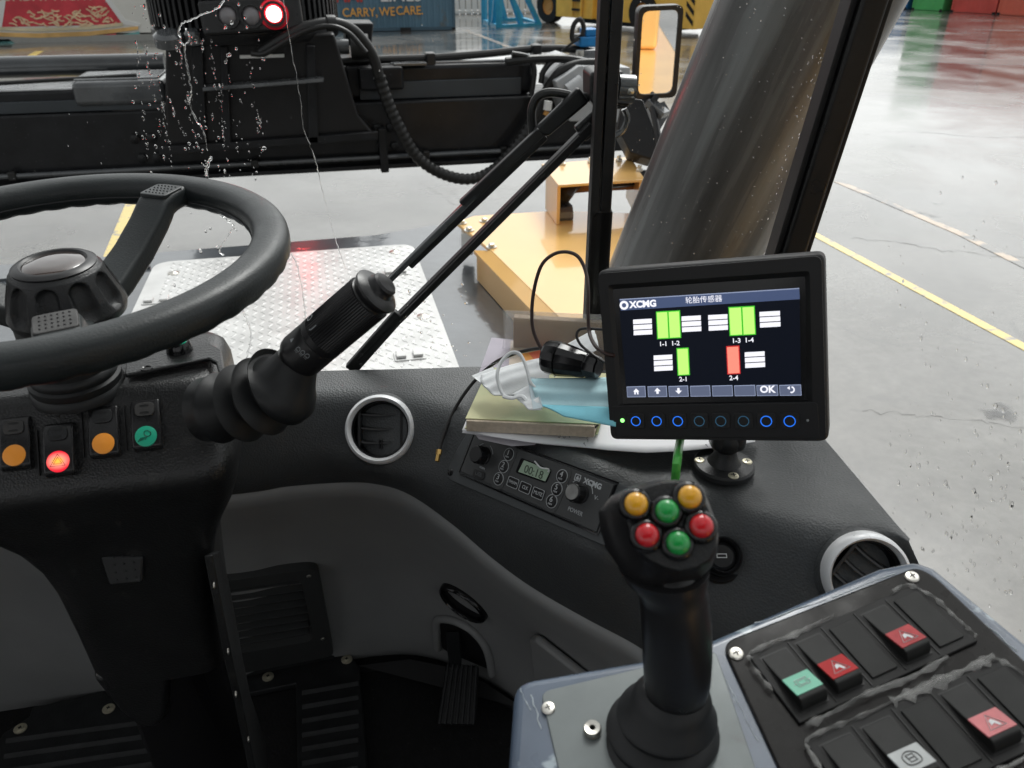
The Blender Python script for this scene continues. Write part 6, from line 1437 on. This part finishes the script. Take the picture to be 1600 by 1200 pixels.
MB().slab([lerp(t0, t1, .01)-nb*.003-ZZ*.009, t1-nb*.003-ZZ*.011, t1-nb*.003+ZZ*.0005, lerp(t0, t1, .01)-nb*.003+ZZ*.0005], nb*.0007).build('plastic_fold', mPlast, ct)
fo2 = thing('plastic_folder', onz(790, 560, ZT), 'lilac translucent plastic folder under the carton', 'folder')
MB().slab([onz(768, 528, ZT+.03), onz(846, 536, ZT+.03), onz(846, 585, ZT+.03), onz(745, 592, ZT+.029)], (0, 0, .0006)).build('folder_sheet', mLilac, fo2)
lf3 = thing('leaflet', onz(850, 550, ZT), 'beige leaflet with an orange and red triangle below the carton', 'leaflet')
MB().slab([onz(798, 533, ZT+.031), onz(930, 538, ZT+.031), onz(925, 575, ZT+.031), onz(795, 572, ZT+.031)], (0, 0, .0006)).build('leaflet_sheet', M('beige print', (.50, .42, .34), .5, vary=.1, vscale=60), lf3)
for pts, m_ in ((((815, 553), (846, 547), (858, 566), (822, 570)), M('orange print', (.75, .33, .08), .5)), (((826, 552), (862, 542), (862, 556), (836, 563)), M('coral print', (.70, .16, .09), .5))):
    MB().slab([onz(x, y, ZT+.0319+.0004*(m_.name == 'coral print')) for x, y in pts], (0, 0, .0003)).build('print_triangle', m_, lf3)
for k in range(3): MB().tube([onz(806+22*k, 534, ZT+.0322), onz(818+22*k, 542, ZT+.0322)], .0005, 4).build('print_line', M('brown print', (.2, .13, .09), .6), lf3)
# face masks
def mask_mat(name, col): return M(name, col, .75, bump=('noise', 500, .25), vary=.04, vscale=90)
mMaskW, mMaskB, mMaskD = mask_mat('white mask fabric', (.80, .82, .83)), mask_mat('pale blue mask fabric', (.50, .75, .81)), mask_mat('deep blue mask fabric', (.24, .63, .75))
mk = thing('white_mask', onz(790, 610, zb+.016), 'white face mask crumpled on the book with a white ear loop', 'face mask')
def grid4(c, nu, nv, fn):
    rows = []
    for j in range(nv+1):
        t = j/nv; row = []
        for i in range(nu+1):
            s = i/nu; p = lerp(lerp(c[0], c[1], s), lerp(c[3], c[2], s), t); row.append(p + fn(s, t))
        rows.append(row)
    return rows
cW = [at(752, 586, .888), at(880, 548, .915), at(856, 618, .868), at(772, 618, .862)]
up_ = (ZZ*.7 - FF*.5).normalized()
sheet('mask_panel', grid4(cW, 24, 20, lambda s, t: up_*(.010*math.sin(PI*s)*math.sin(PI*t) + .0008*math.sin(t*19+s*5) + .0016*math.sin(s*5+t*3)) + RR*(-.006*math.sin(PI*t))), mMaskW, mk, .0008)
MB().slab([at(737, 588, .893), at(770, 574, .900), at(800, 617, .868), at(760, 606, .868)], up_*.0012).build('mask_corner', mMaskW, mk)
cW2 = [at(858, 553, .915), at(928, 515, .935), at(936, 545, .915), at(866, 590, .89)]
sheet('mask_strip', grid4(cW2, 12, 8, lambda s, t: up_*(.003*math.sin(PI*t)+.001*math.sin(t*20))), mMaskW, mk, .0008)
loop1 = crom([at(x, y, d) for x, y, d in ((790, 622, .855), (781, 606, .855), (777, 585, .855), (783, 566, .86), (797, 552, .862), (810, 552, .862), (818, 563, .858), (824, 580, .853), (828, 596, .850), (836, 606, .848))], 6)
MB().tube(loop1, .0023, 8, sq=.7).build('ear_loop', mMaskW, mk)
MB().tube(crom([at(x, y, d) for x, y, d in ((786, 619, .852), (800, 622, .848), (815, 619, .846), (826, 630, .842), (834, 636, .840))], 5), .0023, 8, sq=.7).build('ear_loop', mMaskW, mk)
st_ = MB()
for k in range(26):
    s = k/25; st_.dome(Fr(lerp(at(752, 583, .886), at(812, 564, .897), s)+up_*.010, RR, up_), .0007, .0004, .0006, 5, 2)
st_.build('mask_stitch', M('stitch shade', (.5, .52, .54), .8), mk, kind='stuff')
mb = thing('blue_mask', onz(900, 640, zb+.016), 'pale blue pleated face mask lying on the book beside the monitor', 'face mask')
cB = [at(826, 592, .856), at(962, 590, .845), at(962, 640, .818), at(840, 636, .838)]
sheet('mask_panel', grid4(cB, 20, 16, lambda s, t: up_*(.004*math.sin(PI*t) + .0012*math.sin(t*14))), mMaskB, mb, .001)
cB2 = [at(842, 634, .838), at(962, 638, .818), at(962, 668, .800), at(880, 652, .820)]
sheet('lower_pleat', grid4(cB2, 16, 8, lambda s, t: up_*(.0015+.002*math.sin(PI*t))), mMaskD, mb, .001)
MB().slab([at(824, 590, .857), at(838, 592, .855), at(848, 638, .834), at(833, 641, .835)], up_*.0018).build('mask_hem', M('hem fabric', (.60, .70, .74), .8), mb)
cB3 = [at(800, 616, .856), at(836, 596, .852), at(846, 640, .832), at(826, 640, .834)]
sheet('side_pleat', grid4(cB3, 8, 8, lambda s, t: up_*(.001*math.sin(t*12))), mMaskW, mb, .0008)
st_ = MB()
for r_ in range(3):
    for k in range(36):
        s = k/35; st_.dome(Fr(lerp(at(841, 595+r_*4, .8545-.002*r_)+up_*(.0012+.0008*r_), at(962, 593+r_*4, .8435-.002*r_)+up_*(.0012+.0008*r_), s), RR, up_), .0009, .0005, .0006, 5, 2)
for k in range(10):
    s = k/9; st_.dome(Fr(lerp(at(838, 612, .846), at(846, 634, .835), s)+up_*.0022, RR, up_), .0007, .0005, .0006, 5, 2)
st_.build('mask_stitch', M('pale stitch', (.66, .76, .80), .8), mb, kind='stuff')
# black tapered lighter plug / aerial base and its cables
pk = thing('charger_plug', at(895, 568, .85), 'glossy black tapered charger plug with a cable lying on the masks', 'plug')
P, r = pathpx([(851, 556, 18), (853, 556.5, 24), (856, 557, 26), (870, 560, 27.5), (874, 561, 27.5), (875, 561, 25), (876, 561.5, 27), (884, 563, 26), (915, 570, 20.5), (917, 570.5, 19.5)], .868, .845)
MB().tube(P, r, 14).build('plug_body', mGloss, pk, smooth=20)
P, r = pathpx([(917, 570.5, 19.5), (921, 571.5, 20), (934, 575, 18.5), (936, 575.5, 16)], .845, .838); MB().tube(P, r, 10).build('plug_end', mGloss, pk, smooth=20)
mCab = M('black cable jacket', (.012, .011, .011), .4)
c1 = thing('antenna_cable', at(683, 716, .93), 'thin black cable with a brass connector curving up the dash to the plug', 'cable')
cpts = crom([at(x, y, d) for x, y, d in ((686, 704, .935), (690, 690, .940), (700, 662, .948), (716, 630, .955), (740, 597, .953), (770, 569, .935), (800, 554, .915), (830, 546, .90), (858, 543, .89), (880, 541, .885))], 7)
MB().tube(cpts, .0021, 8).build('cable_body', mCab, c1)
mBrass = M('brass connector', (.72, .46, .16), .28, metal=1.0)
P0 = at(686.5, 703, .935); P1 = at(683, 721, .930); MB().tube([P0, lerp(P0, P1, .4)], .0036, 6).build('hex_nut', mBrass, c1, smooth=0)
MB().tube([lerp(P0, P1, .4), P1], .0028, 12).build('connector', mBrass, c1)
c2 = thing('charger_cable', at(858, 560, .87), 'brown black cable rising in a tall loop from the plug to the monitor', 'cable')
MB().tube(crom([at(x, y, d) for x, y, d in ((856, 558, .868), (843, 540, .87), (833, 515, .872), (831, 490, .872), (833, 462, .870), (840, 430, .866), (850, 409, .862), (868, 396, .858), (888, 394, .852), (904, 402, .846), (915, 424, .84), (919, 455, .83), (919, 490, .825), (921, 520, .82), (930, 540, .80), (945, 552, .79), (960, 556, .785))], 6), .0020, 8).build('cable_body', M('brown black cable', (.030, .013, .010), .4), c2)
c3 = thing('looped_wire', at(930, 540, .84), 'small loop of black wire beside the plug going behind the monitor', 'cable')
MB().tube(crom([at(x, y, d) for x, y, d in ((960, 516, .80), (930, 514, .82), (908, 514, .835), (901, 523, .838), (906, 537, .838), (918, 548, .836), (935, 560, .83), (960, 575, .81))], 6), .0015, 8).build('cable_body', mCab, c3)
